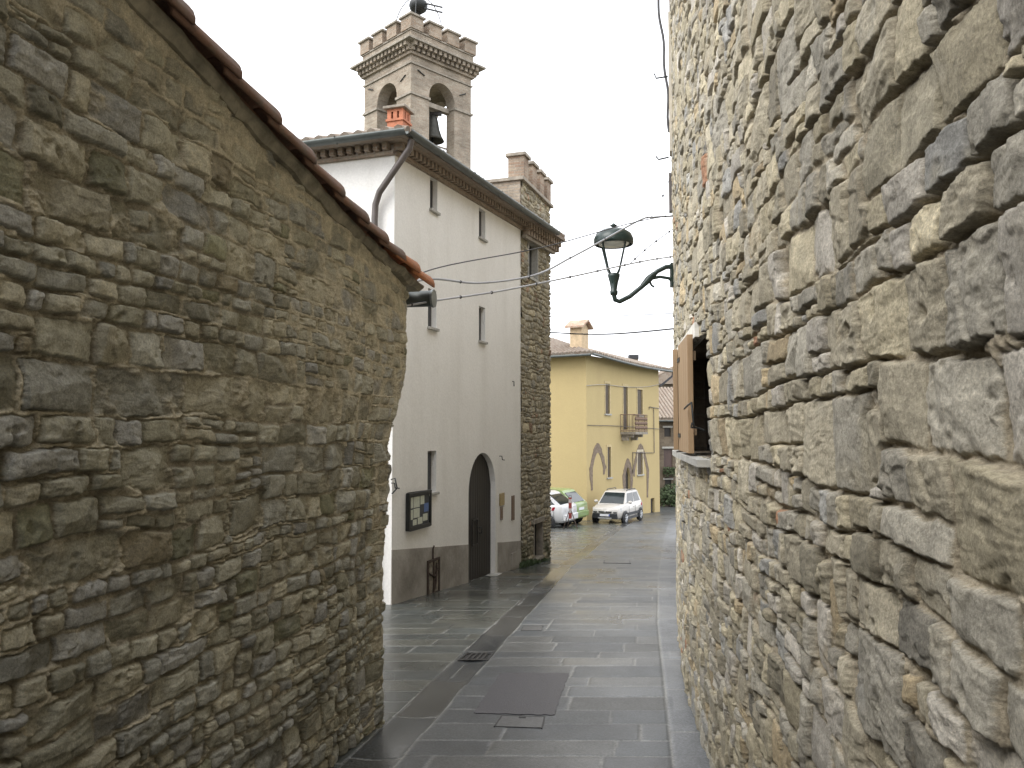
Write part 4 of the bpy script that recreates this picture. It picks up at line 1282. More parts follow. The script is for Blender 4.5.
def build_stone_tower():
    T0, T1 = 5.90, 8.16
    root = thing('stone_tower', 'slim rubble stone tower with four brick merlons rising at the end of the white house', 'tower', WP(T0, 0, zgf(17.0)))
    W = T1 - T0; R = 0.05; arc = R * math.pi / 2
    us = np.concatenate([np.arange(0, W, 0.012), W + np.linspace(0, arc, 6), W + arc + np.arange(0.03, 2.4, 0.03)])
    zs = np.concatenate([np.arange(-1.7, 7.0, 0.011), [7.0]])
    Ug, Zg = np.meshgrid(us, zs)
    def hf(rng, v): return rng.choice([0.07, 0.10, 0.13, 0.16], p=[.25, .35, .25, .15]) * rng.uniform(0.9, 1.15)
    lay = stone_layout(5.2, 9.2, 31, hf, (0.8, 2.0), 0.2, 0.08, 0.006)
    pal = [(0.33, 0.295, 0.215), (0.37, 0.33, 0.24), (0.30, 0.278, 0.225), (0.40, 0.35, 0.245), (0.26, 0.235, 0.17), (0.32, 0.22, 0.15)]
    h, c = rubble(Ug, Zg + 1.8, lay, 32, pal, [.3, .25, .2, .12, .1, .03], (0.36, 0.315, 0.24), gap=0.008, edge=0.016, depth=0.024, rough=0.008, tilt=0.08, bulge=0.006, tone=0.16, warp=(0.075, 0.02), layered=0.0)
    ms = sstep(0.0, 0.35, fbm(Ug * 2.0, Zg * 2.0, 78, 4) + 0.2) * sstep(-0.55, -1.15, Zg)
    c = c * (1 - 0.8 * ms[..., None]) + np.array([0.05, 0.06, 0.025]) * 0.8 * ms[..., None]
    ang = np.clip((Ug - W) / arc, 0, 1) * math.pi / 2
    past = np.maximum(Ug - W - arc, 0)
    al = T0 + np.minimum(Ug, W) + (R + h) * np.sin(ang); pr = -R * (1 - np.cos(ang)) - past + h * np.cos(ang)
    X = A[0] + FD[0] * al + FN[0] * pr; Y = A[1] + FD[1] * al + FN[1] * pr
    wins = [(6.42, 7.10, 5.0, 5.80), (6.80, 7.44, -1.25, -0.48)]
    uc = T0 + (us[1:] + us[:-1]) / 2; zc = (zs[1:] + zs[:-1]) / 2
    hole = np.zeros((len(zc), len(uc)), bool)
    for a, b, z0, z1 in wins: hole |= ((uc > a) & (uc < b))[None, :] & ((zc > z0) & (zc < z1))[:, None]
    grid_mesh('wall', np.stack([X, Y, Zg], -1), M['rubble_tower'], c, keep=~hole, parent=root, flip=False)
    mb = MB()
    # other faces and the core
    mb.obox(A, FD, FN, T0 - 0.0, T1 - 0.02, -2.4, -0.30, -2.0, 6.98)
    mb.obox(A, FD, FN, T0 + 0.0, T0 + 0.25, -0.299, -0.002, 5.9, 6.98)
    mb.build('inner_wall', M['brick_tower'], root)
    for a, b, z0, z1 in wins:
        w = MB()
        w.obox(A, FD, FN, a - 0.03, a + 0.012, -0.28, 0.03, z0, z1); w.obox(A, FD, FN, b - 0.012, b + 0.03, -0.28, 0.03, z0, z1)
        w.obox(A, FD, FN, a - 0.12, b + 0.12, -0.28, 0.05, z1 + 0.002, z1 + 0.10); w.obox(A, FD, FN, a - 0.06, b + 0.06, -0.28, 0.06, z0 - 0.06, z0 - 0.002)
        wo_ = w.build('window', M['sill'] if z0 > 0 else M['ledge'], root)
        w = MB(); w.obox(A, FD, FN, a + 0.013, b - 0.013, -0.26, -0.12, z0 + 0.002, z1 - 0.002); w.build('pane', M['glass'] if z0 > 0 else M['dark'], wo_)
    # bold brick corbels under the eave
    dn = MB()
    t = T0 + 0.05
    while t < T1 + 0.28:
        dn.obox(A, FD, FN, t, t + 0.10, 0.035, 0.225, EZ + 0.0, EZ + 0.143, ES)
        dn.obox(A, FD, FN, t, t + 0.10, 0.035, 0.17, EZ - 0.12, EZ - 0.002, ES); t += 0.20
    dn.build('corbel_course', M['brick_eave'], root)
    dn = MB(); dn.obox(A, FD, FN, T0, T1 + 0.10, 0.036, 0.12, EZ - 0.19, EZ - 0.125, ES); dn.build('string_course', M['ledge'], root)
    def fr(m, x0, x1, y0, y1, z0, z1): m.obox(A, FD, FN, x0, x1, y0, y1, z0, z1)
    m = MB(); fr(m, T0 - 0.06, T1 + 0.10, -2.46, 0.09, 6.985, 7.06); m.build('string_course', M['ledge'], root, bevel=0.01)
    merlon_set(root, fr, [(T0 + 0.22, -0.12), (T0 + 0.86, -0.12), (T0 + 1.46, -0.12), (T0 + 2.04, -0.12), (T0 + 0.22, -2.1)], 7.062, 0.48, 0.34, 0.36, M['brick_merlon'], 0.05, 0.075)
    # moss growing over the left parapet and at the foot
    # (weeds at the foot of the tower are a thing of their own below)
build_stone_tower()

# ================================================================== BELL TOWER
def build_bell_tower():
    S = 3.0
    c = np.array((-3.75, 29.0)); e1 = np.array((0.70711, 0.70711)); e2 = np.array((-0.70711, 0.70711))
    zb = -2.2
    root = thing('bell_tower', 'square buff brick bell tower with open arches and crenellated top', 'tower', (c[0], c[1], zb))
    def fr(m, x0, x1, y0, y1, z0, z1):
        m.obox(c, e1, e2, x0, x1, y0, y1, z0, z1)
    # four faces, each with one arch
    sh = MB()
    th = 0.48
    faces = [(c, e1, -e2), (c + e2 * S, -e2, -e1), (c + e1 * S + e2 * S, -e1, e2), (c + e1 * S, e2, e1)]
    for o, d, n in faces:
        a, b = S / 2 - 0.63, S / 2 + 0.63
        wall_panel(sh, o, d, n, 0, S, zb, 15.6, [(a, b, 10.2, 14.90, 'round')], th)
        # inner skin of the belfry
        wall_panel(sh, o - n * th, d, n, th, S - th, 10.2, 15.4, [(a, b, 10.2, 14.90, 'round')], 0.0)
    fr(sh, 0.02, S - 0.02, 0.02, S - 0.02, 9.9, 10.2); fr(sh, th, S - th, th, S - th, 15.2, 15.5)
    sh.build('shaft', M['brick_tower'], root, fixn=False)
    # string courses
    for (z0, z1, p) in ((14.05, 14.14, 0.06),):
        m = MB()
        a, b = S / 2 - 0.63, S / 2 + 0.63
        for o, d, n in faces:
            m.obox(o, d, n, -p, a + 0.03, 0.002, p, z0, z1); m.obox(o, d, n, b - 0.03, S - 0.001, 0.002, p, z0, z1)
            m.obox(o, d, n, a + 0.002, a + 0.05, -th + .01, 0.0, z0, z1); m.obox(o, d, n, b - 0.05, b - 0.002, -th + .01, 0.0, z0, z1)
        m.build_each('string_course', M['ledge'], root)
    m = MB(); fr(m, -0.05, S + 0.05, -0.05, S + 0.05, 15.22, 15.28); m.build('string_course', M['ledge'], root)
    m = MB(); fr(m, -0.10, S + 0.10, -0.10, S + 0.10, 15.56, 15.66); m.build('string_course', M['brick_tower'], root)
    # dentils and cornice slab
    m = MB()
    for o, d, n in faces:
        k = 14
        for i in range(k):
            t = -0.16 + (S + 0.32) * (i + 0.5) / k
            m.obox(o, d, n, t - 0.065, t + 0.065, 0.01, 0.34, 15.80, 15.955); m.obox(o, d, n, t - 0.065, t + 0.065, 0.01, 0.21, 15.662, 15.798)
    m.build('dentil_course', M['brick_tower'], root)
    m = MB(); fr(m, -0.42, S + 0.42, -0.42, S + 0.42, 15.957, 16.03); m.build('cornice', M['ledge'], root)
    m = MB(); fr(m, -0.06, S + 0.06, -0.06, S + 0.06, 16.032, 16.46); m.build('parapet', M['brick_tower'], root)
    m = MB(); fr(m, -0.10, S + 0.10, -0.10, S + 0.10, 16.462, 16.51); m.build('string_course', M['ledge'], root)
    w = 0.60
    ps = [0.16 + (S - 0.32) * i / 3 for i in range(4)]
    spots = [(p, 0.16) for p in ps] + [(0.16, p) for p in ps[1:]] + [(S - 0.16, p) for p in ps[1:]] + [(p, S - 0.16) for p in ps[1:3]]
    for (x, y) in spots:
        mo = MB(); fr(mo, x - w / 2, x + w / 2, y - w / 2, y + w / 2, 16.512, 16.98); mo = mo.build('merlon', M['brick_merlon2'], root)
        cp = MB(); fr(cp, x - w / 2 - .07, x + w / 2 + .07, y - w / 2 - .07, y + w / 2 + .07, 16.982, 17.06); cp.build('cap', M['ledge'], mo, bevel=0.01)
    # tie-rod anchors on the faces
    m = MB()
    for o, d, n in faces[:2] + faces[3:]:
        for (ta, za, tb, zb_) in ((0.30, 15.05, 0.62, 14.92), (S - 0.62, 14.70, S - 0.30, 14.86)):
            p, q = o + d * ta + n * 0.03, o + d * tb + n * 0.03
            m.tube([(p[0], p[1], za), (q[0], q[1], zb_)], 0.022, 6)
    m.build_each('tie_anchor', M['iron'], root)
    # beam across the right-hand arch that carries the bell
    m = MB(); m.obox(c, e1, e2, 0.75, S - 0.75, 0.30, 0.52, 13.98, 14.16)
    m.obox(c, e1, e2, 0.75, S - 0.75, 0.36, 0.42, 12.55, 12.60); m.obox(c, e1, e2, 0.75, S - 0.75, 0.36, 0.42, 12.25, 12.30)
    m.build_each('cross_beam', M['ledge'], root)
    # iron hoops above the parapet
    m = MB()
    cc = c + (e1 + e2) * (S / 2)
    for ax in (e1 + e2, e1 - e2):
        ax = ax / np.linalg.norm(ax)
        pts = []
        for k in range(25):
            an = math.pi * k / 24
            q = cc + ax * (1.02 * math.cos(an)); pts.append((q[0], q[1], 16.6 + 2.35 * math.sin(an) ** 0.8))
        m.tube(pts, 0.02, 6)
    for dx in (-0.06, 0.06):
        q = cc + e1 * dx; m.tube([(q[0], q[1], 16.5), (q[0], q[1], 18.4)], 0.014, 6)
    m.build('hoop_frame', M['iron'], root)
    bl = thing('bronze_bell', 'small dark bell hung inside the open arch of the bell tower', 'bell', (c[0] + e1[0] * 1.55 + e2[0] * 0.62, c[1] + e1[1] * 1.55 + e2[1] * 0.62, 12.82))
    m = MB(); m.lathe([(0.0, 1.02), (0.10, 1.02), (0.17, 0.95), (0.22, 0.75), (0.27, 0.45), (0.36, 0.18), (0.46, 0.0), (0.42, 0.0), (0.30, 0.25), (0.2, 0.7), (0.0, 0.9)], seg=20)
    m.build('bell_body', mat_plain('dark_bronze', (0.05, 0.048, 0.04), 0.5, 0.6, 10, 0.3), bl, local=True)
    m = MB(); m.tube([(0, 0, 0.95), (0, 0, -0.05)], [0.02, 0.05], 8); m.build('clapper', M['iron'], bl, local=True)
    m = MB(); m.box(-0.35, 0.35, -0.07, 0.07, 1.02, 1.14); m.build('yoke', M['doorwood'], bl, local=True)
    # the black horn on top with its two rods
    hz = thing('siren_horn', 'black round siren with two rods on top of the bell tower', 'siren', (cc[0], cc[1], 18.5))
    m = MB(); m.lathe([(0, -0.12), (0.20, -0.2), (0.33, -0.10), (0.38, 0.05), (0.35, 0.18), (0.15, 0.25), (0, 0.22)], (0, 0, 0), 18); m.build('siren_body', M['iron'], hz, local=True)
    for dz in (0.06, -0.07):
        m = MB(); m.tube([(0.1, -0.1, dz * 1.6 + 0.06), (1.0, -0.45, dz * 1.6 - 0.34)], 0.038, 8); m.build('rod', M['plastic'], hz, local=True)
build_bell_tower()

# ================================================================== YELLOW HOUSE
Y0 = np.array((3.55, 38.2)); YD = np.array((0.51449576, 0.85749293)); YN = np.array((YD[1], -YD[0]))
YLd = np.array((-0.85749293, 0.51449576)); YLn = np.array((-YD[0], -YD[1]))
def YP(t, p, z): return (Y0[0] + YD[0] * t + YN[0] * p, Y0[1] + YD[1] * t + YN[1] * p, z)

def build_yellow_house():
    root = thing('yellow_house', 'yellow plastered house with balcony and pointed stone arches behind the cars', 'house', (Y0[0], Y0[1], zgf(38.2)))
    Wn = [(2.17, 2.72, 2.42, 3.93), (4.45, 5.05, 1.62, 3.90), (6.40, 7.15, 2.40, 3.82), (2.38, 2.80, -0.77, 0.74), (6.35, 7.08, -0.82, 0.40)]
    door = (4.68, 5.30, -2.95, -0.36, 'pointed')
    cellar = (8.25, 8.85, -3.25, -2.25)
    mb = MB()
    LEN, DEP = 9.7, 8.5
    wall_panel(mb, Y0, YD, YN, 0, LEN, -4.5, 5.2, Wn + [door, cellar], 0.2)
    wall_panel(mb, Y0, YLd, YLn, 0, DEP, -4.5, 5.2, [], 0.2)
    mb.prism([YP(0.25, -0.25, 0)[:2], YP(LEN - 0.001, -0.25, 0)[:2], YP(LEN - 0.001, -DEP, 0)[:2], YP(0.25, -DEP, 0)[:2]], -4.5, 5.1)
    mb.build('wall', M['yellow'], root, fixn=False)
    for i, (a, b, c, e) in enumerate(Wn):
        w = MB()
        nsl = 14
        w.obox(Y0, YD, YN, a + 0.005, b - 0.005, -0.17, -0.06, c + 0.005, e - 0.005)
        k = c + 0.06
        while k < e - 0.1:
            w.obox(Y0, YD, YN, a + 0.04, b - 0.04, -0.058, -0.035, k, k + 0.05); k += 0.085
        wo_ = w.build('window', M['shutter_far'], root)
        w = MB(); w.obox(Y0, YD, YN, a - 0.10, b + 0.10, -0.1, 0.08, c - 0.08, c - 0.004)
        if i != 1: w.build('sill', M['sill'], wo_)
        w = MB()
        w.obox(Y0, YD, YN, a - 0.10, a - 0.002, 0.001, 0.02, c, e); w.obox(Y0, YD, YN, b + 0.002, b + 0.10, 0.001, 0.02, c, e); w.obox(Y0, YD, YN, a - 0.10, b + 0.10, 0.001, 0.022, e + 0.002, e + 0.13)
        w.build('frame', mat_plain('pale_surround', (0.50, 0.40, 0.22), 0.9, 0, 8, 0.2) if i < 4 else mat_plain('cream_surround', (0.52, 0.46, 0.34), 0.9, 0, 8, 0.2), wo_)
    w = MB(); w.obox(Y0, YD, YN, door[0] + .003, door[1] - .003, -0.19, -0.12, door[2], door[3]); w.build('door', M['doorwood'], root)
    w = MB(); w.obox(Y0, YD, YN, cellar[0] + .003, cellar[1] - .003, -0.19, -0.12, cellar[2], cellar[3] - .003); w.build('cellar_door', M['doorwood'], root)
    # pointed stone arches let into the plaster
    def arch(tc, hw, zt, zbl, zbr, th, name, pr=0.016):
        m = MB()
        sp = zt - hw * 1.25
        K = 22
        def outer(f, s):
            q = abs(f) ; return (tc + f * (hw + s), sp + (zt + s * 1.3 - sp) * (1 - q ** 1.8))
        pts = [outer(-1 + 2 * k / K, 0) for k in range(K + 1)]; ptq = [outer(-1 + 2 * k / K, th) for k in range(K + 1)]
        inn = [(tc - hw, zbl)] + pts + [(tc + hw, zbr)]; out = [(tc - hw - th * (0.55), zbl)] + ptq + [(tc + hw + th * 0.55, zbr)]
        rr = random.Random(int(tc * 10))
        # irregular stones: subdivide the legs
        def sub(L, leg):
            res_ = []
            for i in range(len(L) - 1):
                n_ = 6 if i in (0, len(L) - 2) else 1
                for k in range(n_): res_.append((L[i][0] + (L[i + 1][0] - L[i][0]) * k / n_, L[i][1] + (L[i + 1][1] - L[i][1]) * k / n_))
            res_.append(L[-1]); return res_
        inn, out = sub(inn, 0), sub(out, 0)
        out = [(t + rr.uniform(-0.05, 0.05), z) for t, z in out]
        for i in range(len(inn) - 1):
            a, b, c_, d_ = inn[i], inn[i + 1], out[i + 1], out[i]
            vs = [YP(q[0], 0.001, q[1]) for q in (a, b, c_, d_)] + [YP(q[0], pr, q[1]) for q in (a, b, c_, d_)]
            m.hexa(vs)
        m.build(name, M['trimstone'], root)
    arch(1.25, 0.60, 0.50, -1.30, -0.6, 0.36, 'stone_arch'); arch(6.80, 0.85, 0.42, -0.9, -2.15, 0.34, 'stone_arch'); arch(4.99, 0.32, -0.36, -2.9, -2.9, 0.36, 'stone_arch')
    # balcony
    t0, t1, p1, zf = 4.05, 5.75, 0.85, 1.50
    b = MB(); b.obox(Y0, YD, YN, t0, t1, 0.002, p1, zf - 0.13, zf)
    bal = b.build('balcony', M['ledge'], root)
    b = MB()
    for tc in (t0 + 0.15, t1 - 0.3):
        b.obox(Y0, YD, YN, tc, tc + 0.18, 0.002, 0.62, zf - 0.28, zf - 0.132); b.obox(Y0, YD, YN, tc, tc + 0.18, 0.002, 0.34, zf - 0.45, zf - 0.282)
    b.build_each('corbel', M['ledge'], bal)
    b = MB()
    def rail(pa, pb, n_):
        pa, pb = np.array(pa), np.array(pb)
        for zz in (zf + 0.06, zf + 0.90):
            b.tube([(pa[0], pa[1], zz), (pb[0], pb[1], zz)], 0.022, 6)
        for i in range(n_ + 1):
            q = pa + (pb - pa) * i / n_
            b.tube([(q[0], q[1], zf), (q[0], q[1], zf + 0.9)], 0.012, 5)
            if i < n_ and n_ > 6:
                u = pa + (pb - pa) * (i + 0.5) / n_
                for zz in (0.22, 0.45, 0.68):
                    b.lathe([(0, -.09), (.045, -.03), (.045, .03), (0, .09)], (u[0], u[1], zf + zz), 6)
    rail(YP(t0, 0.02, 0)[:2], YP(t0, p1 - 0.03, 0)[:2], 5); rail(YP(t0, p1 - 0.03, 0)[:2], YP(t1, p1 - 0.03, 0)[:2], 15); rail(YP(t1, 0.02, 0)[:2], YP(t1, p1 - 0.03, 0)[:2], 5)
    b.build('railing', mat_plain('faded_iron_railing', (0.22, 0.15, 0.11), 0.8, 0.1, 20, 0.4), bal)
    # roof: hipped, with a slightly sagging eave; rows of barrel tiles
    ov = 0.55
    rf = MB()
    e0, e1 = -ov, LEN + 0.9
    dep = 4.5
    def RZ(t, q): return 5.22 - 0.012 * t - 0.30 * math.sin(max(0, min(1, t / e1)) * math.pi) * 0.35 + 0.30 * q
    K = 12
    tsr = [e0 + (e1 - e0) * i / K for i in range(K + 1)]
    # long right-hand plane as a strip so the sag is real
    def rowpts(t):
        ln = max(0.02, min(t - e0, dep, (e1 - t) * 1.6 + 0.02)); return ln
    for i in range(K):
        ta, tb = tsr[i], tsr[i + 1]
        la, lb = rowpts(ta), rowpts(tb)
        rf.hexa([YP(ta, ov, RZ(ta, 0) - .1), YP(tb, ov, RZ(tb, 0) - .1), YP(tb, ov - lb, RZ(tb, lb) - .1), YP(ta, ov - la, RZ(ta, la) - .1),
                 YP(ta, ov, RZ(ta, 0)), YP(tb, ov, RZ(tb, 0)), YP(tb, ov - lb, RZ(tb, lb)), YP(ta, ov - la, RZ(ta, la))])
    t = e0 + 0.1
    rr = random.Random(9)
    while t < e1:
        ln = rowpts(t)
        rf.tube([YP(t, ov + rr.uniform(0, .05), RZ(t, 0) + 0.02), YP(t, ov - ln, RZ(t, ln) + 0.02)], [0.10, 0.085], 8); t += 0.235
    # left-hand plane
    za = RZ(e0, 0)
    def LP(s, q): return YP(e0 + q, ov - s, za + 0.30 * q)
    q8 = 8.6
    rf.add([LP(0, 0), LP(q8, 0), LP(q8, dep), LP(dep, dep)] + [tuple(np.array(LP(s_, q_)) - np.array((0, 0, .1))) for s_, q_ in ((0, 0), (q8, 0), (q8, dep), (dep, dep))],
           [(0, 1, 2, 3), (7, 6, 5, 4), (0, 4, 5, 1), (1, 5, 6, 2), (2, 6, 7, 3), (3, 7, 4, 0)])
    s = 0.1
    while s < q8:
        ln = min(s, dep)
        rf.tube([tuple(np.array(LP(s, -rr.uniform(0, .05))) + np.array((0, 0, .02))), tuple(np.array(LP(s, ln)) + np.array((0, 0, .02)))], [0.10, 0.085], 8); s += 0.235
    rf.build('roof', M['roof_brown'], root)
    # eave boards and gutter
    g = MB()
    g.tube([YP(t_, ov + 0.08, RZ(t_, 0) - 0.07) for t_ in tsr], 0.065, 8)
    g.build('gutter', M['gutter'], root)
    g = MB(); g.tube([tuple(np.array(LP(s_, -0.08)) - np.array((0, 0, .07))) for s_ in (0, 4, 8.5)], 0.065, 8); g.build('gutter', M['gutter'], root)
    g = MB(); g.tube([YP(e1 - 0.1, ov + 0.05, RZ(e1, 0) - .12), YP(e1 - 0.15, ov, RZ(e1, 0) - .35), YP(LEN + 0.02, 0.07, RZ(e1, 0) - 0.95)], 0.06, 8); g.build('downpipe', M['cable'], root)
    g = MB(); g.tube([YP(8.05, 0.04, 2.75), YP(8.05, 0.05, 2.9), YP(8.6, 0.05, 2.88), YP(9.6, 0.05, 2.85)], 0.02, 6); g.tube([YP(8.75, 0.05, 2.85), YP(8.75, 0.05, 0.30), YP(6.4, 0.05, 0.36), YP(5.6, 0.05, 0.4), YP(5.6, 0.05, -0.7)], 0.022, 6)
    g.build('gas_pipe', M['downpipe'], root)
    # chimney with a little gabled cap
    cx, cy = 3.34, 39.6
    c_ = MB()
    def B(m, x0, x1, y0, y1, z0, z1): m.obox((cx, cy), YD, YN, y0, y1, x0, x1, z0, z1)
    B(c_, -0.32, 0.32, -0.38, 0.38, 5.2, 6.65)
    ch = c_.build('chimney', mat_plain('pale_chimney_plaster', (0.52, 0.40, 0.26), 0.9, 0, 6, 0.2, 0.01), root)
    c_ = MB()
    def P3(x, y, z): return (cx + YD[0] * y + YN[0] * x, cy + YD[1] * y + YN[1] * x, z)
    for sgn in (-1, 1):
        vs = [P3(-0.52, sgn * 0.60, 6.62), P3(0.52, sgn * 0.60, 6.62), P3(0.52, 0, 6.98), P3(-0.52, 0, 6.98)]
        c_.hexa(vs + [(x, y, z + 0.09) for x, y, z in vs])
    c_.build('cap', M['roof_far'], ch)
    m = MB()
    m.add([P3(-0.32, -0.38, 6.64), P3(-0.32, 0.38, 6.64), P3(-0.32, 0, 6.93), P3(0.32, -0.38, 6.64), P3(0.32, 0.38, 6.64), P3(0.32, 0, 6.93)], [(0, 1, 2), (5, 4, 3), (0, 3, 4, 1), (1, 4, 5, 2), (2, 5, 3, 0)])
    m.build('gable', mat_plain('chimney_gable_plaster', (0.52, 0.40, 0.26), 0.9), ch)
    # a second, smaller flue towards the far end
    c_ = MB(); p = YP(9.3, -1.4, 0); c_.box(p[0] - .25, p[0] + .25, p[1] - .25, p[1] + .25, 4.9, 5.75); f2 = c_.build('chimney', M['brick_far'], root)
    c_ = MB(); c_.box(p[0] - .28, p[0] + .28, p[1] - .28, p[1] + .28, 5.752, 6.0); c_.build('cap', M['plastic'], f2)
build_yellow_house()

# ================================================================== FAR HOUSES, HILL
def build_far():
    root = thing('old_stone_house', 'brown stone house far down the street beyond the yellow house', 'house', (9.4, 54, zgf(54)))
    o = np.array((9.0, 54.0)); d = np.array((1.0, 0.12)); d /= np.linalg.norm(d); n = np.array((d[1], -d[0]))
    wins = [(1.30, 1.75, 1.15, 1.75), (1.25, 1.85, -1.3, 0.35), (1.30, 1.75, -3.1, -1.75)]
    mb = MB(); wall_panel(mb, o, d, n, -3, 8, -5.5, 2.35, wins, 0.2)
    mb.obox(o, d, n, -3, 8, -6, -0.25, -5.5, 2.3)
    mb.build('wall', M['brick_far'], root, fixn=False)
    for i, (a, b, c, e) in enumerate(wins):
        w = MB(); w.obox(o, d, n, a + .003, b - .003, -0.18, -0.1, c + .003, e - .003); wo_ = w.build('window', M['doorwood'] if i != 1 else mat_wood('red_brown_far_shutter', (0.07, 0.045, 0.04), (0.10, 0.065, 0.055)), root)
        w = MB(); w.obox(o, d, n, a - .12, b + .12, -0.1, 0.06, e + 0.003, e + 0.13); w.build('lintel', M['sill'], wo_)
    rf = MB()
    def P(t, p, z): return (o[0] + d[0] * t + n[0] * p, o[1] + d[1] * t + n[1] * p, z)
    vs = [P(-3.4, 0.5, 2.25), P(8.4, 0.5, 2.25), P(8.4, -4.2, 4.55), P(-3.4, -4.2, 4.55)]
    rf.hexa(vs + [(x, y, z + 0.1) for x, y, z in vs])
    t = -3.3
    while t < 8.3:
        rf.tube([P(t, 0.52, 2.36), P(t, -4.2, 4.67)], [0.11, 0.095], 8); t += 0.25
    vs = [P(-3.4, -4.2, 4.55), P(8.4, -4.2, 4.55), P(8.4, -8.0, 2.8), P(-3.4, -8.0, 2.8)]
    rf.hexa(vs + [(x, y, z + 0.1) for x, y, z in vs])
    rf.build('roof', M['roof_brown'], root)
    g = MB(); g.tube([P(-3.4, 0.58, 2.2), P(8.4, 0.58, 2.2)], 0.06, 6); g.build('gutter', M['gutter'], root)
    # a higher roof behind
    r2 = thing('tiled_house', 'small gabled house with dark tiled roof peeping above the far stone house', 'house', (13.6, 70, zgf(60)))
    mb = MB(); mb.box(11.6, 16.5, 68, 76, -6, 5.6); mb.build('wall', M['brick_far'], r2)
    rf = MB()
    rf.add([(11.2, 67.6, 5.5), (16.9, 67.6, 5.5), (14.0, 67.6, 7.0), (11.2, 76.4, 5.5), (16.9, 76.4, 5.5), (14.0, 76.4, 7.0)], [(0, 1, 2), (5, 4, 3), (0, 2, 5, 3), (1, 4, 5, 2), (0, 3, 4, 1)])
    for k in range(30):
        y = 67.7 + k * 0.29
        rf.tube([(11.15, y, 5.56), (14.0, y, 7.06)], 0.11, 6); rf.tube([(16.95, y, 5.56), (14.0, y, 7.06)], 0.11, 6)
    rf.build('roof', M['roof_brown'], r2)
    at = thing('roof_antenna', 'thin television aerial standing on the far tiled roof', 'antenna', (13.55, 69.0, 6.8))
    m = MB(); m.tube([(13.55, 69, 6.7), (13.55, 69, 9.2)], 0.03, 6); m.build('mast', M['silver'], at)
    m = MB()
    for z, l in ((9.0, 0.5), (8.6, 0.35), (7.9, 0.6)):
        m.tube([(13.55 - l, 69, z), (13.55 + l, 69, z)], 0.018, 5)
    m.build('crossbar', M['silver'], at)
    # dark shrub against the foot of the far house
    bs = thing('dark_shrub', 'dark green shrub against the foot of the far brown stone house', 'shrub', (10.9, 52.6, zgf(52.6)))
    rr = random.Random(12)
    m = MB(); 
    for i in range(1500):
        a = rr.uniform(0, 2 * math.pi); r_ = rr.random() ** .5
        x = 10.6 + 1.5 * r_ * math.cos(a); y = 52.9 + 0.7 * r_ * math.sin(a); z = zgf(52.6) + (0.1 + 1.5 * rr.random() * (1.1 - r_ * .6))
        s_ = rr.uniform(.06, .14); u = Vector((rr.uniform(-1, 1), rr.uniform(-1, 1), rr.uniform(-1, 1))).normalized(); v = u.orthogonal().normalized()
        p = Vector((x, y, z)); m.add([p + u * s_, p + v * s_ * .5, p - u * s_, p - v * s_ * .5], [(0, 1, 2, 3)])
    m.build('foliage', M['leaf'], bs, fixn=False)
    m = MB()
    for k in range(6): m.tube([(10.6 + rr.uniform(-.3, .3), 52.9, zgf(52.6) - .05), (10.6 + rr.uniform(-1.1, 1.1), 52.9 + rr.uniform(-.4, .4), zgf(52.6) + 1.1)], [0.04, 0.015], 5)
    m.build('stem', M['doorwood'], bs)
    # window box with a green plant on the far house
    pt = thing('window_plant', 'green potted plant on the upper window ledge of the far stone house', 'plant', P(1.55, 0.14, -1.45))
    m = MB(); m.obox(o, d, n, 1.2, 1.9, 0.03, 0.26, -1.55, -1.36); m.build('planter', M['rust'], pt)
    m = MB()
    for i in range(260):
        b_ = P(rr.uniform(1.15, 1.95), rr.uniform(0.03, 0.34), rr.uniform(-1.5, -0.9)); p = Vector(b_)
        s_ = rr.uniform(.05, .1); u = Vector((rr.uniform(-1, 1), rr.uniform(-1, 1), rr.uniform(-1, 1))).normalized(); v = u.orthogonal().normalized()
        m.add([p + u * s_, p + v * s_ * .5, p - u * s_, p - v * s_ * .5], [(0, 1, 2, 3)])
    m.build('foliage', M['leaf'], pt, fixn=False)
    # distant wooded hill, its haze carried by the pale colour
    nx, ny = 60, 24
    X, Y = np.meshgrid(np.linspace(-200, 420, nx), np.linspace(300, 620, ny))
    H = 46 * np.exp(-((X - 78) / 70) ** 2 - ((Y - 430) / 90) ** 2) + 5 * fbm(X / 40, Y / 40, 61, 4) - 14
    H = H - 20 * ((Y < 315) | (Y > 605))
    h = grid_mesh('hill', np.stack([X, Y, H], -1), M['hill'], np.ones(X.shape + (3,)) * 0.1)
    h['kind'] = 'structure'
build_far()

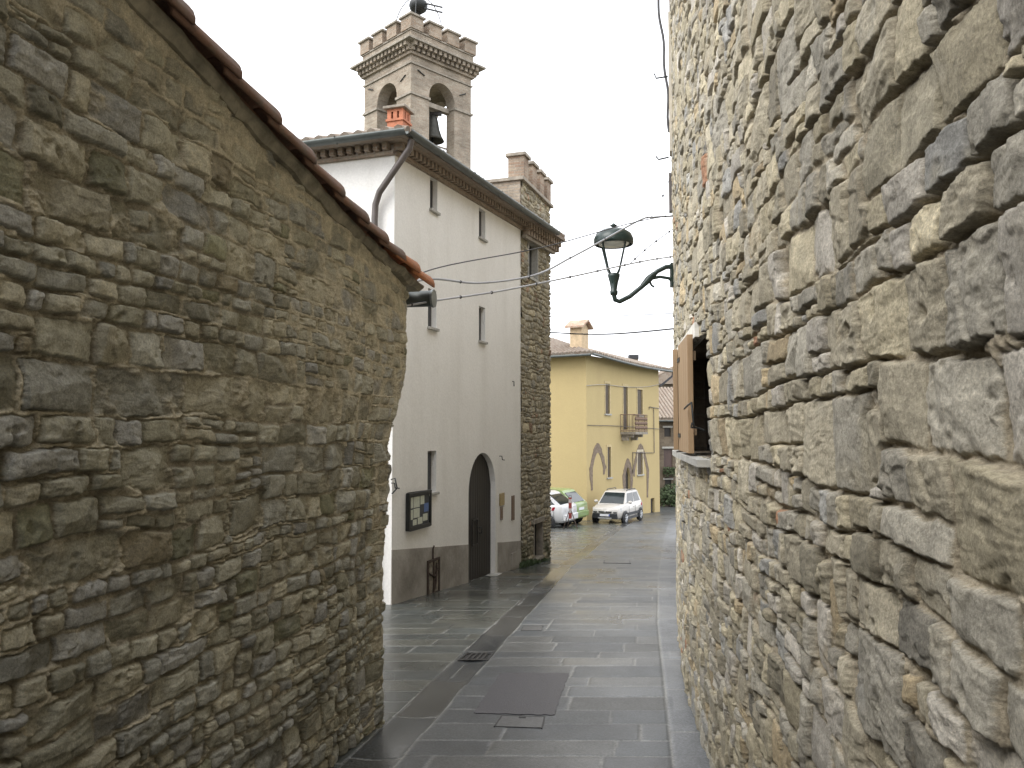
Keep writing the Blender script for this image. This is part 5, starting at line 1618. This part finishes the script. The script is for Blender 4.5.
# ================================================================== STREET LAMP
def build_lamp():
    wx, wy = RQ(u_of_y(10.0), 0.0)
    px, py = 1.285, 10.0
    root = thing('street_lamp', 'dark green street lamp on a curved bracket from the right wall', 'street lamp', (wx, wy, 3.6))
    m = MB()
    def P(x, z): return (x, py + (wy - py) * (x - px) / (wx - px), z)
    arm = [(px + 0.00, 3.30), (px + 0.015, 3.235), (px + 0.07, 3.215), (px + 0.20, 3.28), (px + 0.36, 3.41), (px + 0.46, 3.52), (px + 0.55, 3.60), (px + 0.66, 3.655), (px + 0.76, 3.66), (wx + 0.03, 3.62)]
    m.tube([P(*a) for a in arm], 0.030, 10)
    m.build('bracket_arm', M['lampgreen'], root)
    m = MB()
    m.tube([P(px + 0.44, 3.50), P(px + 0.58, 3.53), P(px + 0.70, 3.51), P(wx + 0.03, 3.44)], 0.020, 8)
    m.tube([P(px + 0.44, 3.50), P(px + 0.475, 3.42), P(px + 0.51, 3.40)], 0.014, 8)
    m.build('brace', M['lampgreen'], root)
    m = MB(); m.tube([P(px + 0.36, 3.415), P(px + 0.44, 3.50), P(px + 0.52, 3.575)], [0.034, 0.048, 0.034], 10); m.build('joint_collar', M['lampgreen'], root)
    m = MB(); m.lathe([(0, 3.30), (0.046, 3.30), (0.05, 3.345), (0.038, 3.36), (0.055, 3.46), (0.075, 3.53), (0.078, 3.56), (0.05, 3.575), (0, 3.575)], (px, py, 0), 16); m.build('stem', M['lampgreen'], root)
    # four slim cage rods
    for k in range(4):
        an = math.radians(40 + 90 * k)
        c_, s_ = math.cos(an), math.sin(an)
        r = MB(); r.tube([(px + 0.05 * c_, py + 0.05 * s_, 3.55), (px + 0.10 * c_, py + 0.10 * s_, 3.62), (px + 0.20 * c_, py + 0.20 * s_, 3.945)], 0.013, 6)
        r.build('cage_rod', M['lampgreen'], root)
    m = MB(); m.lathe([(0.235, 3.935), (0.243, 3.94), (0.252, 3.965), (0.25, 4.01), (0.222, 4.075), (0.15, 4.125), (0.06, 4.145), (0.026, 4.15), (0.022, 4.168), (0.05, 4.182), (0.024, 4.20), (0.012, 4.214), (0, 4.218)], (px, py, 0), 28)
    m.lathe([(0.235, 3.935), (0.23, 3.965), (0.19, 4.04), (0.1, 4.10), (0, 4.12)], (px, py, 0), 28)
    sh = m.build('lamp_shade', M['lampgreen'], root)
    m = MB(); m.lathe([(0.0, 3.925), (0.17, 3.93), (0.20, 3.95), (0.19, 3.98), (0, 4.0)], (px, py, 0), 24); m.build('diffuser', M['lampwhite'], sh)
    m = MB(); m.box(wx - 0.02, wx + 0.05, wy - 0.05, wy + 0.05, 3.40, 3.70); m.build('wall_plate', M['lampgreen'], root)
build_lamp()

# ================================================================== OVERHEAD CABLES
def cable(label, pts, r=0.008, mat='cable', clips=0):
    root = thing('overhead_cable', label, 'cable', pts[0], 0, 'overhead cables across the street')
    # smooth catmull-rom through the points
    P = [Vector(p) for p in pts]
    out = []
    Q = [P[0] * 2 - P[1]] + P + [P[-1] * 2 - P[-2]]
    for i in range(1, len(Q) - 2):
        for k in range(8):
            t = k / 8
            a, b, c, d = Q[i - 1], Q[i], Q[i + 1], Q[i + 2]
            out.append(0.5 * ((2 * b) + (c - a) * t + (2 * a - 5 * b + 4 * c - d) * t * t + (3 * b - a - 3 * c + d) * t ** 3))
    out.append(P[-1])
    m = MB(); m.tube(out, r, 6); m.build('wire', M[mat], root)
    if clips:
        m = MB()
        n = len(out)
        for i in range(clips):
            p = out[int((i + 0.5) * n / clips)]
            m.lathe([(0, -0.016), (0.013, -0.009), (0.013, 0.009), (0, 0.016)], (p.x, p.y, p.z), 6)
        m.build('spacer_clip', M['cable'], root)
CAB = True
if CAB:
    cable('thin dark cable rising from the tiled eave past the lamp shade', [(-1.10, 6.28, 2.62), (-0.744, 7.191, 3.05), (0.081, 7.974, 3.391), (0.509, 8.38, 3.579), (1.241, 9.072, 3.94), (1.655, 9.462, 4.126), (2.03, 9.8, 4.266)], 0.006)
    cable('thick pale twisted cable sagging before the white house towards the lamp shade', [(-1.05, 6.30, 2.70), (-0.744, 7.195, 2.968), (-0.308, 7.62, 3.01), (0.237, 8.149, 3.191), (0.625, 8.526, 3.45), (0.988, 8.878, 3.708), (1.524, 9.395, 4.096), (1.741, 9.605, 4.188), (2.06, 9.9, 4.281)], 0.011, 'cablegrey', 7)
    cable('pale clipped cable leaving the left wall corner and passing below the lamp shade', [(-0.845, 6.12, 2.55), (-0.591, 6.512, 2.665), (-0.108, 7.109, 2.843), (0.582, 7.959, 3.134), (1.187, 8.703, 3.399), (1.607, 9.22, 3.577), (2.02, 9.7, 3.729)], 0.009, 'cablegrey', 11)
    cable('short thin cable branching up to the right wall beside the lamp', [(1.327, 8.9, 3.47), (1.607, 9.205, 3.74), (1.99, 9.6, 4.064)], 0.005, 'cable', 4)
    cable('thin wire dropping from the high hook on the right wall', [(1.66, 9.46, 4.13), (1.82, 9.5, 4.42), (1.99, 9.55, 4.86)], 0.004, 'cable', 1)
    cable('thin high wire between the stone tower and the right wall', [(0.87, 19.15, 4.339), (2.001, 16.228, 3.924), (2.96, 14.0, 3.658)], 0.008, 'cable')
    cable('thick low cable between the stone tower and the right wall', [(0.87, 19.15, 3.949), (1.482, 17.348, 3.689), (1.956, 15.887, 3.513), (2.357, 14.653, 3.402), (2.86, 13.5, 3.328)], 0.016, 'cable')
    cable('thin cable strung along under the eave of the yellow house', [YP(-0.06, 0.06, 3.72), YP(2, 0.05, 3.86), YP(4.8, 0.05, 3.88), YP(7.4, 0.05, 4.0), YP(9.7, 0.05, 4.25)], 0.018, 'conduit')
    cable('thin cable strung at mid height across the yellow house', [YP(0.05, 0.04, 1.83), YP(4.0, 0.04, 1.80), YP(9.65, 0.04, 1.66)], 0.016, 'downpipe')

# ================================================================== STREET DETAILS
def build_street_details():
    # asphalt patch: a thin ragged sheet let into the slabs
    pts = [(-0.281, 5.887), (0.02, 5.86), (0.300, 5.836), (0.40, 6.5), (0.500, 7.15), (0.2, 7.165), (-0.105, 7.15), (-0.19, 6.52)]
    rr = random.Random(2)
    ring = []
    for i in range(len(pts)):
        a, b = pts[i], pts[(i + 1) % len(pts)]
        for k in range(9):
            f = k / 9
            ring.append((a[0] + (b[0] - a[0]) * f + rr.uniform(-.006, .006), a[1] + (b[1] - a[1]) * f + rr.uniform(-.008, .008)))
    m = MB()
    n = len(ring)
    vs = [(x, y, zgf(y) - 0.02) for x, y in ring] + [(x, y, zgf(y) + 0.0085) for x, y in ring]
    m.add(vs, [tuple(range(n, 2 * n))] + [(i, (i + 1) % n, n + (i + 1) % n, n + i) for i in range(n)])
    o = m.build('asphalt_patch', M['asphalt']); o['kind'] = 'structure'
    # drain grate in the gutter band
    def quad_frame(name, label, cat, c, mats, bars):
        (a, b, c_, d_) = [np.array(p) for p in c]
        def G(u, v, h):
            p = a * (1 - u) * (1 - v) + b * u * (1 - v) + c_ * u * v + d_ * (1 - u) * v
            return (p[0], p[1], zgf(p[1]) + h)
        root = thing(name, label, cat, G(0.5, 0.5, 0))
        def blk(mb, u0, u1, v0, v1, h0, h1):
            mb.hexa([G(u0, v0, h0), G(u1, v0, h0), G(u1, v1, h0), G(u0, v1, h0), G(u0, v0, h1), G(u1, v0, h1), G(u1, v1, h1), G(u0, v1, h1)])
        return root, blk
    g = [(-0.515, 7.72), (-0.225, 7.72), (-0.175, 8.07), (-0.45, 8.07)]
    root, blk = quad_frame('drain_grate', 'dark iron drain grate with slots set in the gutter band', 'drain', g, None, 5)
    m = MB(); blk(m, 0, 1, 0, 1, -0.05, -0.004); m.build('sump', M['dark'], root)
    m = MB()
    blk(m, 0, 1, 0, .14, -0.03, .0035); blk(m, 0, 1, .86, 1, -0.03, .0035); blk(m, 0, .07, .141, .859, -0.03, .0035); blk(m, .93, 1, .141, .859, -0.03, .0035)
    fr_ = m.build('frame', M['castiron'], root)
    m = MB()
    for i in range(4):
        u = 0.215 + i * 0.172; blk(m, u, u + 0.07, .141, .859, -0.03, .003)
    m.build('bar', M['castiron'], root)
    mcs = [(-0.125, 5.555), (0.205, 5.52), (0.235, 5.80), (-0.075, 5.83)]
    root, blk = quad_frame('manhole_cover', 'square stone filled manhole lid below the dark asphalt patch', 'manhole cover', mcs, None, 0)
    m = MB(); blk(m, 0.03, 0.97, 0.04, 0.96, -0.02, 0.0075); m.build('lid', M['slabgrey'], root)
    m = MB(); blk(m, 0, .028, 0, 1, -.02, .0085); blk(m, .972, 1, 0, 1, -.02, .0085); blk(m, .029, .971, 0.962, 1, -.02, .0085); m.build('frame', M['castiron'], root)
    m = MB(); blk(m, .42, .58, .80, .90, .0076, .0105); m.build('lifting_eye', M['castiron'], root)
    q = [(0.10, 9.30), (0.34, 9.30), (0.37, 9.62), (0.13, 9.62)]
    root, blk = quad_frame('manhole_cover', 'thin framed stone lid in the slabs right of the gutter band', 'manhole cover', q, None, 0)
    m = MB(); blk(m, 0.03, 0.97, 0.04, 0.96, -0.02, 0.0065); m.build('lid', M['slabgrey'], root)
    m = MB(); blk(m, 0, .028, 0, 1, -.02, .0075); blk(m, .029, 1, 0.962, 1, -.02, .0075); m.build('frame', M['castiron'], root)
    q = [(2.02, 17.9), (2.62, 17.8), (2.70, 18.45), (2.10, 18.55)]
    root, blk = quad_frame('manhole_cover', 'small iron manhole lid in the street level with the tower corner', 'manhole cover', q, None, 0)
    m = MB(); blk(m, 0.06, 0.94, 0.06, 0.94, -0.02, 0.006); m.build('lid', M['slabgrey'], root)
    m = MB(); blk(m, 0, .06, 0, 1, -.02, .009); blk(m, .061, 1, 0.0, .06, -.02, .009); blk(m, .94, 1, .061, 1, -.02, .009); m.build('frame', M['castiron'], root)
    # weeds and moss at the foot of the stone tower
    rr = random.Random(21)
    w = thing('weed_tuft', 'green weeds growing along the foot of the stone tower', 'weeds', WP(6.4, 0.1, zgf(17.4)))
    m = MB()
    for i in range(420):
        t = rr.choice((5.9, 6.2, 6.35, 6.9, 7.5)) + rr.gauss(0, 0.13); p = 0.04 + abs(rr.gauss(0, 0.04)); q = WP(t, p, 0)
        z = zgf(q[1]) + rr.uniform(0, 0.02); h = rr.uniform(0.02, 0.11) * (1.3 if t < 6.8 else .7)
        dx, dy = rr.uniform(-.04, .04), rr.uniform(-.04, .04); ww = rr.uniform(.008, .02)
        m.add([(q[0] - ww, q[1], z), (q[0] + ww, q[1], z), (q[0] + dx + ww * .6, q[1] + dy, z + h * .7), (q[0] + dx * 1.6, q[1] + dy * 1.6, z + h)], [(0, 1, 2, 3)])
    m.build('foliage', M['leaf'], w, fixn=False)
build_street_details()

# ================================================================== CARS
def make_car(name, label, loc, heading, paint, L, W, H, prof, glass, nose_plate=True, rails=False, clad=False, tail=False):
    """x forward, y left. prof: lower body stations (x, half-width, z bottom, z shoulder); glass: greenhouse (xA base front, xB roof front, xC roof rear, xD base rear)"""
    root = thing(name, label, 'car', loc, heading)
    bld = lambda m, n, mat, par=root, **k: m.build(n, mat, par, local=True, **k)
    m = MB()
    vs = []
    K = len(prof)
    ring_n = 12
    for (x, hw, zb, zs) in prof:
        zm = zb + (zs - zb) * 0.55
        half = [(0.0, zb), (hw * 0.86, zb), (hw * 0.97, zb + 0.10), (hw, zm), (hw * 0.965, zs - 0.06), (hw * 0.90, zs), (0.0, zs + 0.035)]
        pts = half + [(-y, z) for y, z in half[-2:0:-1]]
        for (y, z) in pts: vs.append((x, y, z))
    R = 12
    fs = []
    for i in range(K - 1):
        for k in range(R):
            fs.append((i * R + k, i * R + (k + 1) % R, (i + 1) * R + (k + 1) % R, (i + 1) * R + k))
    fs += [tuple(range(R)), tuple(range(K * R - 1, (K - 1) * R - 1, -1))]
    m.add(vs, fs, True)
    # greenhouse with pillars: a closed tapered shell
    xA, xB, xC, xD = glass
    zs = prof[K // 2][3]; hw = prof[K // 2][1]
    wb, wt = hw * 0.89, hw * 0.70
    zr = H
    gv = []
    for (x, z, w) in ((xA, zs - 0.02, wb), (xB, zr - 0.05, wt), (xB - 0.18, zr - 0.005, wt * .97), ((xB + xC) / 2, zr, wt), (xC + 0.15, zr - 0.01, wt * .97), (xC, zr - 0.06, wt), (xD, zs - 0.02, wb * 0.95)):
        gv.append((x, z, w))
    vs = []
    for x, z, w in gv: vs += [(x, w, z), (x, 0, z + 0.025), (x, -w, z)]
    fs = []
    for i in range(len(gv) - 1):
        a = 3 * i
        fs += [(a, a + 1, a + 4, a + 3), (a + 1, a + 2, a + 5, a + 4)]
    n = len(gv)
    fs += [tuple(3 * i for i in range(n)), tuple(3 * i + 2 for i in range(n - 1, -1, -1)), (0, 2, 3 * n - 1, 3 * n - 3)]
    m.add(vs, fs)
    body = bld(m, 'body', paint)
    # glazing, set 6 mm proud of the shell
    def quad(m, pts, off):
        p = [Vector(q) for q in pts]
        nrm = (p[1] - p[0]).cross(p[3] - p[0]).normalized() * off
        m.hexa([q for q in p] + [q + nrm for q in p]); return m
    def lerp(a, b, f): return tuple(a[i] + (b[i] - a[i]) * f for i in range(3))
    def pane(m, c00, c10, c11, c01, iu, iv, off=0.006, u1=None, v1=None):
        u1 = 1 - iu if u1 is None else u1; v1 = 1 - iv if v1 is None else v1
        def at(u, v): return lerp(lerp(c00, c10, u), lerp(c01, c11, u), v)
        return quad(m, [at(iu, iv), at(u1, iv), at(u1, v1), at(iu, v1)], off)
    A0, A1 = (xA, -wb, zs - .02), (xA, wb, zs - .02); B0, B1 = (xB, -wt, zr - .05), (xB, wt, zr - .05)
    C0, C1 = (xC, -wt, zr - .06), (xC, wt, zr - .06); D0, D1 = (xD, -wb * .95, zs - .02), (xD, wb * .95, zs - .02)
    m = MB(); pane(m, A0, A1, B1, B0, 0.05, 0.08, 0.03); bld(m, 'windscreen', M['carglass'])
    m = MB(); pane(m, D1, D0, C0, C1, 0.08, 0.16, 0.03); bld(m, 'rear_window', M['carglass'])
    for s, (Af, Bf, Cf, Df) in ((1, (A1, B1, C1, D1)), (-1, (A0, B0, C0, D0))):
        mids = [lerp(Af, Df, f) for f in (0.10, 0.53, 0.56, 0.93)]; midt = [lerp(Bf, Cf, f) for f in (0.06, 0.56, 0.60, 0.93)]
        for k in (0, 2):
            b0, b1, t1, t0 = lerp(mids[k], midt[k], .12), lerp(mids[k + 1], midt[k + 1], .12), lerp(mids[k + 1], midt[k + 1], .90), lerp(mids[k], midt[k], .90)
            m = MB()
            if s > 0: quad(m, [b1, b0, t0, t1], 0.008)
            else: quad(m, [b0, b1, t1, t0], 0.008)
            bld(m, 'side_window', M['carglass'])
    # wheels with dark arches
    hwm = hw
    fx, rx = L / 2 - 0.72, -L / 2 + 0.66
    rw = 0.305 * H / 1.55
    for x in (fx, rx):
        for s in (1, -1):
            y = s * (hwm - 0.085)
            ar = MB(); ar.lathe([(0, -0.02), (rw + 0.055, -0.02), (rw + 0.06, 0.018), (rw * 0.9, 0.02), (0, 0.02)], (x, s * (hwm - 0.0), rw), 28, 'y'); bld(ar, 'wheel_arch', M['plastic'])
            t = MB(); t.lathe([(rw * .62, -.09), (rw * .94, -.09), (rw, -.06), (rw, .06), (rw * .94, .095), (rw * .64, .095), (rw * .62, -.09)], (x, y + s * 0.035, rw), 28, 'y')
            to = bld(t, 'wheel', M['tyre'])
            t = MB()
            yy = y + s * 0.035
            t.lathe([(rw * .55, 0.0), (rw * .64, 0.0), (rw * .64, s * 0.10), (rw * .57, s * 0.098), (rw * .55, s * 0.05)], (x, yy, rw), 24, 'y')
            for k in range(5):
                an = 2 * math.pi * k / 5 + 0.3
                t.tube([(x + 0.02 * math.cos(an), yy + s * 0.085, rw + 0.02 * math.sin(an)), (x + rw * .60 * math.cos(an), yy + s * 0.09, rw + rw * .60 * math.sin(an))], [0.045, 0.03], 6)
            t.lathe([(0, s * 0.05), (0.06, s * 0.06), (0.06, s * 0.105), (0, s * 0.11)], (x, yy, rw), 12, 'y')
            bld(t, 'rim', M['rim'], to)
    # front
    zf = prof[-1][3]; xf = prof[-1][0]; wf = prof[-1][1]; zbf = prof[-1][2]
    m = MB(); m.box(xf - 0.06, xf + 0.055, -wf * .98, wf * .98, zbf - 0.02, zbf + 0.24); fb = bld(m, 'front_bumper', M['plastic'], bevel=0.03)
    if nose_plate:
        m = MB(); m.box(xf + 0.056, xf + 0.066, -0.26, 0.26, zbf + 0.10, zbf + 0.21); pl = bld(m, 'number_plate', M['plate'])
        m = MB(); m.box(xf + 0.0665, xf + 0.069, 0.215, 0.258, zbf + 0.105, zbf + 0.205); bld(m, 'country_band', M['plateblue'], pl)
    m = MB(); m.box(xf - 0.02, xf + 0.030, -wf * .52, wf * .52, zf - 0.16, zf - 0.09); gr = bld(m, 'grille', M['plastic'], bevel=0.012)
    m = MB(); m.lathe([(0, 0.0), (0.055, 0.0), (0.055, 0.02), (0.04, 0.03), (0, 0.032)], (xf + 0.028, 0, zf - 0.105), 16, 'x'); bld(m, 'badge', M['silver'], gr)
    m = MB(); m.box(xf + 0.045, xf + 0.075, -wf * .55, wf * .55, zbf - 0.03, zbf + 0.035); bld(m, 'skid_plate', M['silver'], bevel=0.01)
    for s in (1, -1):
        m = MB()
        vs = [(xf - 0.02, s * wf * .60, zf - .17), (xf - 0.30, s * (wf + .10), zf - .10), (xf - 0.30, s * (wf + .095), zf + .07), (xf - .04, s * wf * .66, zf + .02)]
        o_ = [(x + .035, y + s * .02, z + .012) for x, y, z in vs]
        m.hexa(vs + o_) if s > 0 else m.hexa(vs[::-1] + o_[::-1])
        bld(m, 'headlight', M['lens'], bevel=0.01)
        m = MB(); m.box(xf - 0.03, xf + 0.03, s * wf * .80 - .10, s * wf * .80 + .10, zbf + 0.27, zbf + 0.32); bld(m, 'indicator', M['plastic'])
        # door mirror
        m = MB(); m.lathe([(0, -.10), (.06, -.085), (.085, 0), (.06, .085), (0, .10)], (xA - 0.28, s * (hwm + 0.10), zs + 0.10), 12, 'y'); m.box(xA - .32, xA - .25, min(s * (hwm - .06), s * (hwm + .06)), max(s * (hwm - .06), s * (hwm + .06)), zs + 0.05, zs + 0.09)
        bld(m, 'mirror', paint)
        # tail lamp
        xr = prof[0][0]; zrr = prof[0][3]; wr = prof[0][1]
        m = MB()
        vs = [(xr + 0.03, s * wr * .66, zrr - .20), (xr + .46, s * (hwm * .985), zrr - .13), (xr + .42, s * (hwm * .965), zrr + .0), (xr + .05, s * wr * .68, zrr + .0)]
        o_ = [(x - .04, y + s * .03, z + .004) for x, y, z in vs]
        m.hexa(vs + o_); bld(m, 'tail_light', M['redlens'], bevel=0.008)
        # door seam lines and sill
        m = MB()
        for x in (xA - 0.42, (xA + xD) / 2 - 0.02, xD + 0.30):
            m.box(x - 0.006, x + 0.006, s * (hwm + 0.0015) - .004, s * (hwm + 0.0015) + .004, 0.34, zs - 0.10)
        m.build_each('door_seam', M['plastic'], root, local=True)
        m = MB()
        for x in (xA - 1.25, xA - 2.1):
            if x > xD + .1: m.box(x, x + .16, s * (hwm + .008) - .012, s * (hwm + .008) + .012, zs - 0.20, zs - 0.165)
        m.build_each('door_handle', paint, root, local=True) if m.f else None
        if clad:
            m = MB(); m.box(rx + rw + .06, fx - rw - .06, s * (hwm + .004) - .014, s * (hwm + .004) + .014, 0.42, 0.55); bld(m, 'rubbing_strip', M['plastic'], bevel=0.004)
            m = MB(); m.box(rx + rw + .05, fx - rw - .05, s * (hwm - .01) - .02, s * (hwm - .01) + .02, 0.22, 0.33); bld(m, 'sill_cladding', M['plastic'])
        if rails:
            m = MB(); m.tube([(xB - .15, s * wt * .93, zr), (xB - .25, s * wt * .95, zr + .055), (xC + .25, s * wt * .95, zr + .055), (xC + .15, s * wt * .93, zr - .01)], 0.022, 8); bld(m, 'roof_rail', M['plastic'])
    xr = prof[0][0]; wr = prof[0][1]; zbr = prof[0][2]; zrr = prof[0][3]
    m = MB(); m.box(xr - 0.07, xr + 0.07, -wr * .99, wr * .99, zbr - .02, zbr + .22); bld(m, 'rear_bumper', paint if not clad else M['plastic'], bevel=0.03)
    m = MB(); m.box(xr - 0.082, xr - 0.071, -0.26, 0.26, zbr + 0.28, zbr + 0.39) if False else m.box(xr - 0.016, xr + 0.02, -0.26, 0.26, zbr + 0.27, zbr + 0.38); bld(m, 'number_plate', M['plate'])
    m = MB(); m.tube([(xB - .6, 0.25, zr + .01), (xB - .75, 0.25, zr + .28)], 0.008, 5); bld(m, 'aerial', M['plastic'])
    return root

SUVP = [(-1.80, 0.70, 0.36, 0.90), (-1.74, 0.77, 0.28, 0.95), (-1.35, 0.815, 0.25, 0.98), (-0.5, 0.825, 0.25, 0.98), (0.5, 0.825, 0.25, 0.97), (0.95, 0.815, 0.26, 0.965), (1.30, 0.79, 0.27, 0.93), (1.65, 0.74, 0.30, 0.85), (1.80, 0.66, 0.34, 0.77)]
HATP = [(-2.00, 0.66, 0.38, 0.90), (-1.93, 0.76, 0.28, 0.96), (-1.5, 0.865, 0.24, 0.98), (-0.5, 0.87, 0.22, 0.95), (0.5, 0.865, 0.22, 0.92), (1.1, 0.85, 0.23, 0.89), (1.6, 0.80, 0.25, 0.80), (1.9, 0.70, 0.28, 0.70), (2.0, 0.60, 0.32, 0.62)]
def head(fx, fy): return math.atan2(fy, fx)

cream = make_car('parked_car', 'cream small off-road hatchback with roof rails facing the camera by the yellow house', (4.90, 37.3, zgf(37.2) + 0.0), head(-0.47, -0.883), M['car_cream'], 3.65, 1.65, 1.60, SUVP, (0.98, 0.32, -1.35, -1.72), True, True, True)
cream.scale = (0.89, 0.89, 0.89)
make_car('parked_car', 'white hatchback seen from behind with red tail lamp, half hidden by the stone tower', (0.60, 33.6, zgf(33.0) - 0.02), head(-0.88, 0.47), M['car_white'], 4.05, 1.74, 1.48, HATP, (0.95, 0.15, -1.2, -1.95), True)
make_car('parked_car', 'lime green hatchback behind the white car against the yellow wall', (1.28, 36.1, zgf(35.0) - 0.03), head(-0.87, 0.49), M['car_green'], 4.0, 1.74, 1.53, HATP, (0.95, 0.2, -1.35, -1.95), True)

# ================================================================== FOLDED RED AND WHITE BARRIER
def build_barrier():
    x, y = 2.28, 31.6; z = zgf(y)
    root = thing('road_barrier', 'folded red and white striped barrier standing on thin splayed legs beside the white car', 'barrier', (x, y, z))
    m = MB()
    m.box(-0.06, 0.06, -0.03, 0.03, 0.40, 1.22); bd = m.build('board', M['barwhite'], root, local=True, bevel=0.008)
    for z0, z1 in ((0.40, 0.62), (0.80, 1.02), (1.16, 1.223)):
        m = MB(); m.box(-0.062, 0.062, -0.032, 0.032, z0, z1); b = m.build('red_band', M['red'], bd, local=True)
    for dx, dy in ((-0.28, -0.10), (0.27, -0.14), (-0.08, 0.26), (0.3, 0.14)):
        m = MB(); m.tube([(dx * .1, dy * .1, 0.75), (dx, dy, 0.0)], 0.016, 6); m.build('leg', M['rust'], root, local=True)
    m = MB(); m.tube([(-0.045, 0, 1.2), (-0.045, 0, 1.30), (0.045, 0, 1.30), (0.045, 0, 1.2)], 0.012, 6); m.build('handle', M['iron'], root, local=True)
build_barrier()
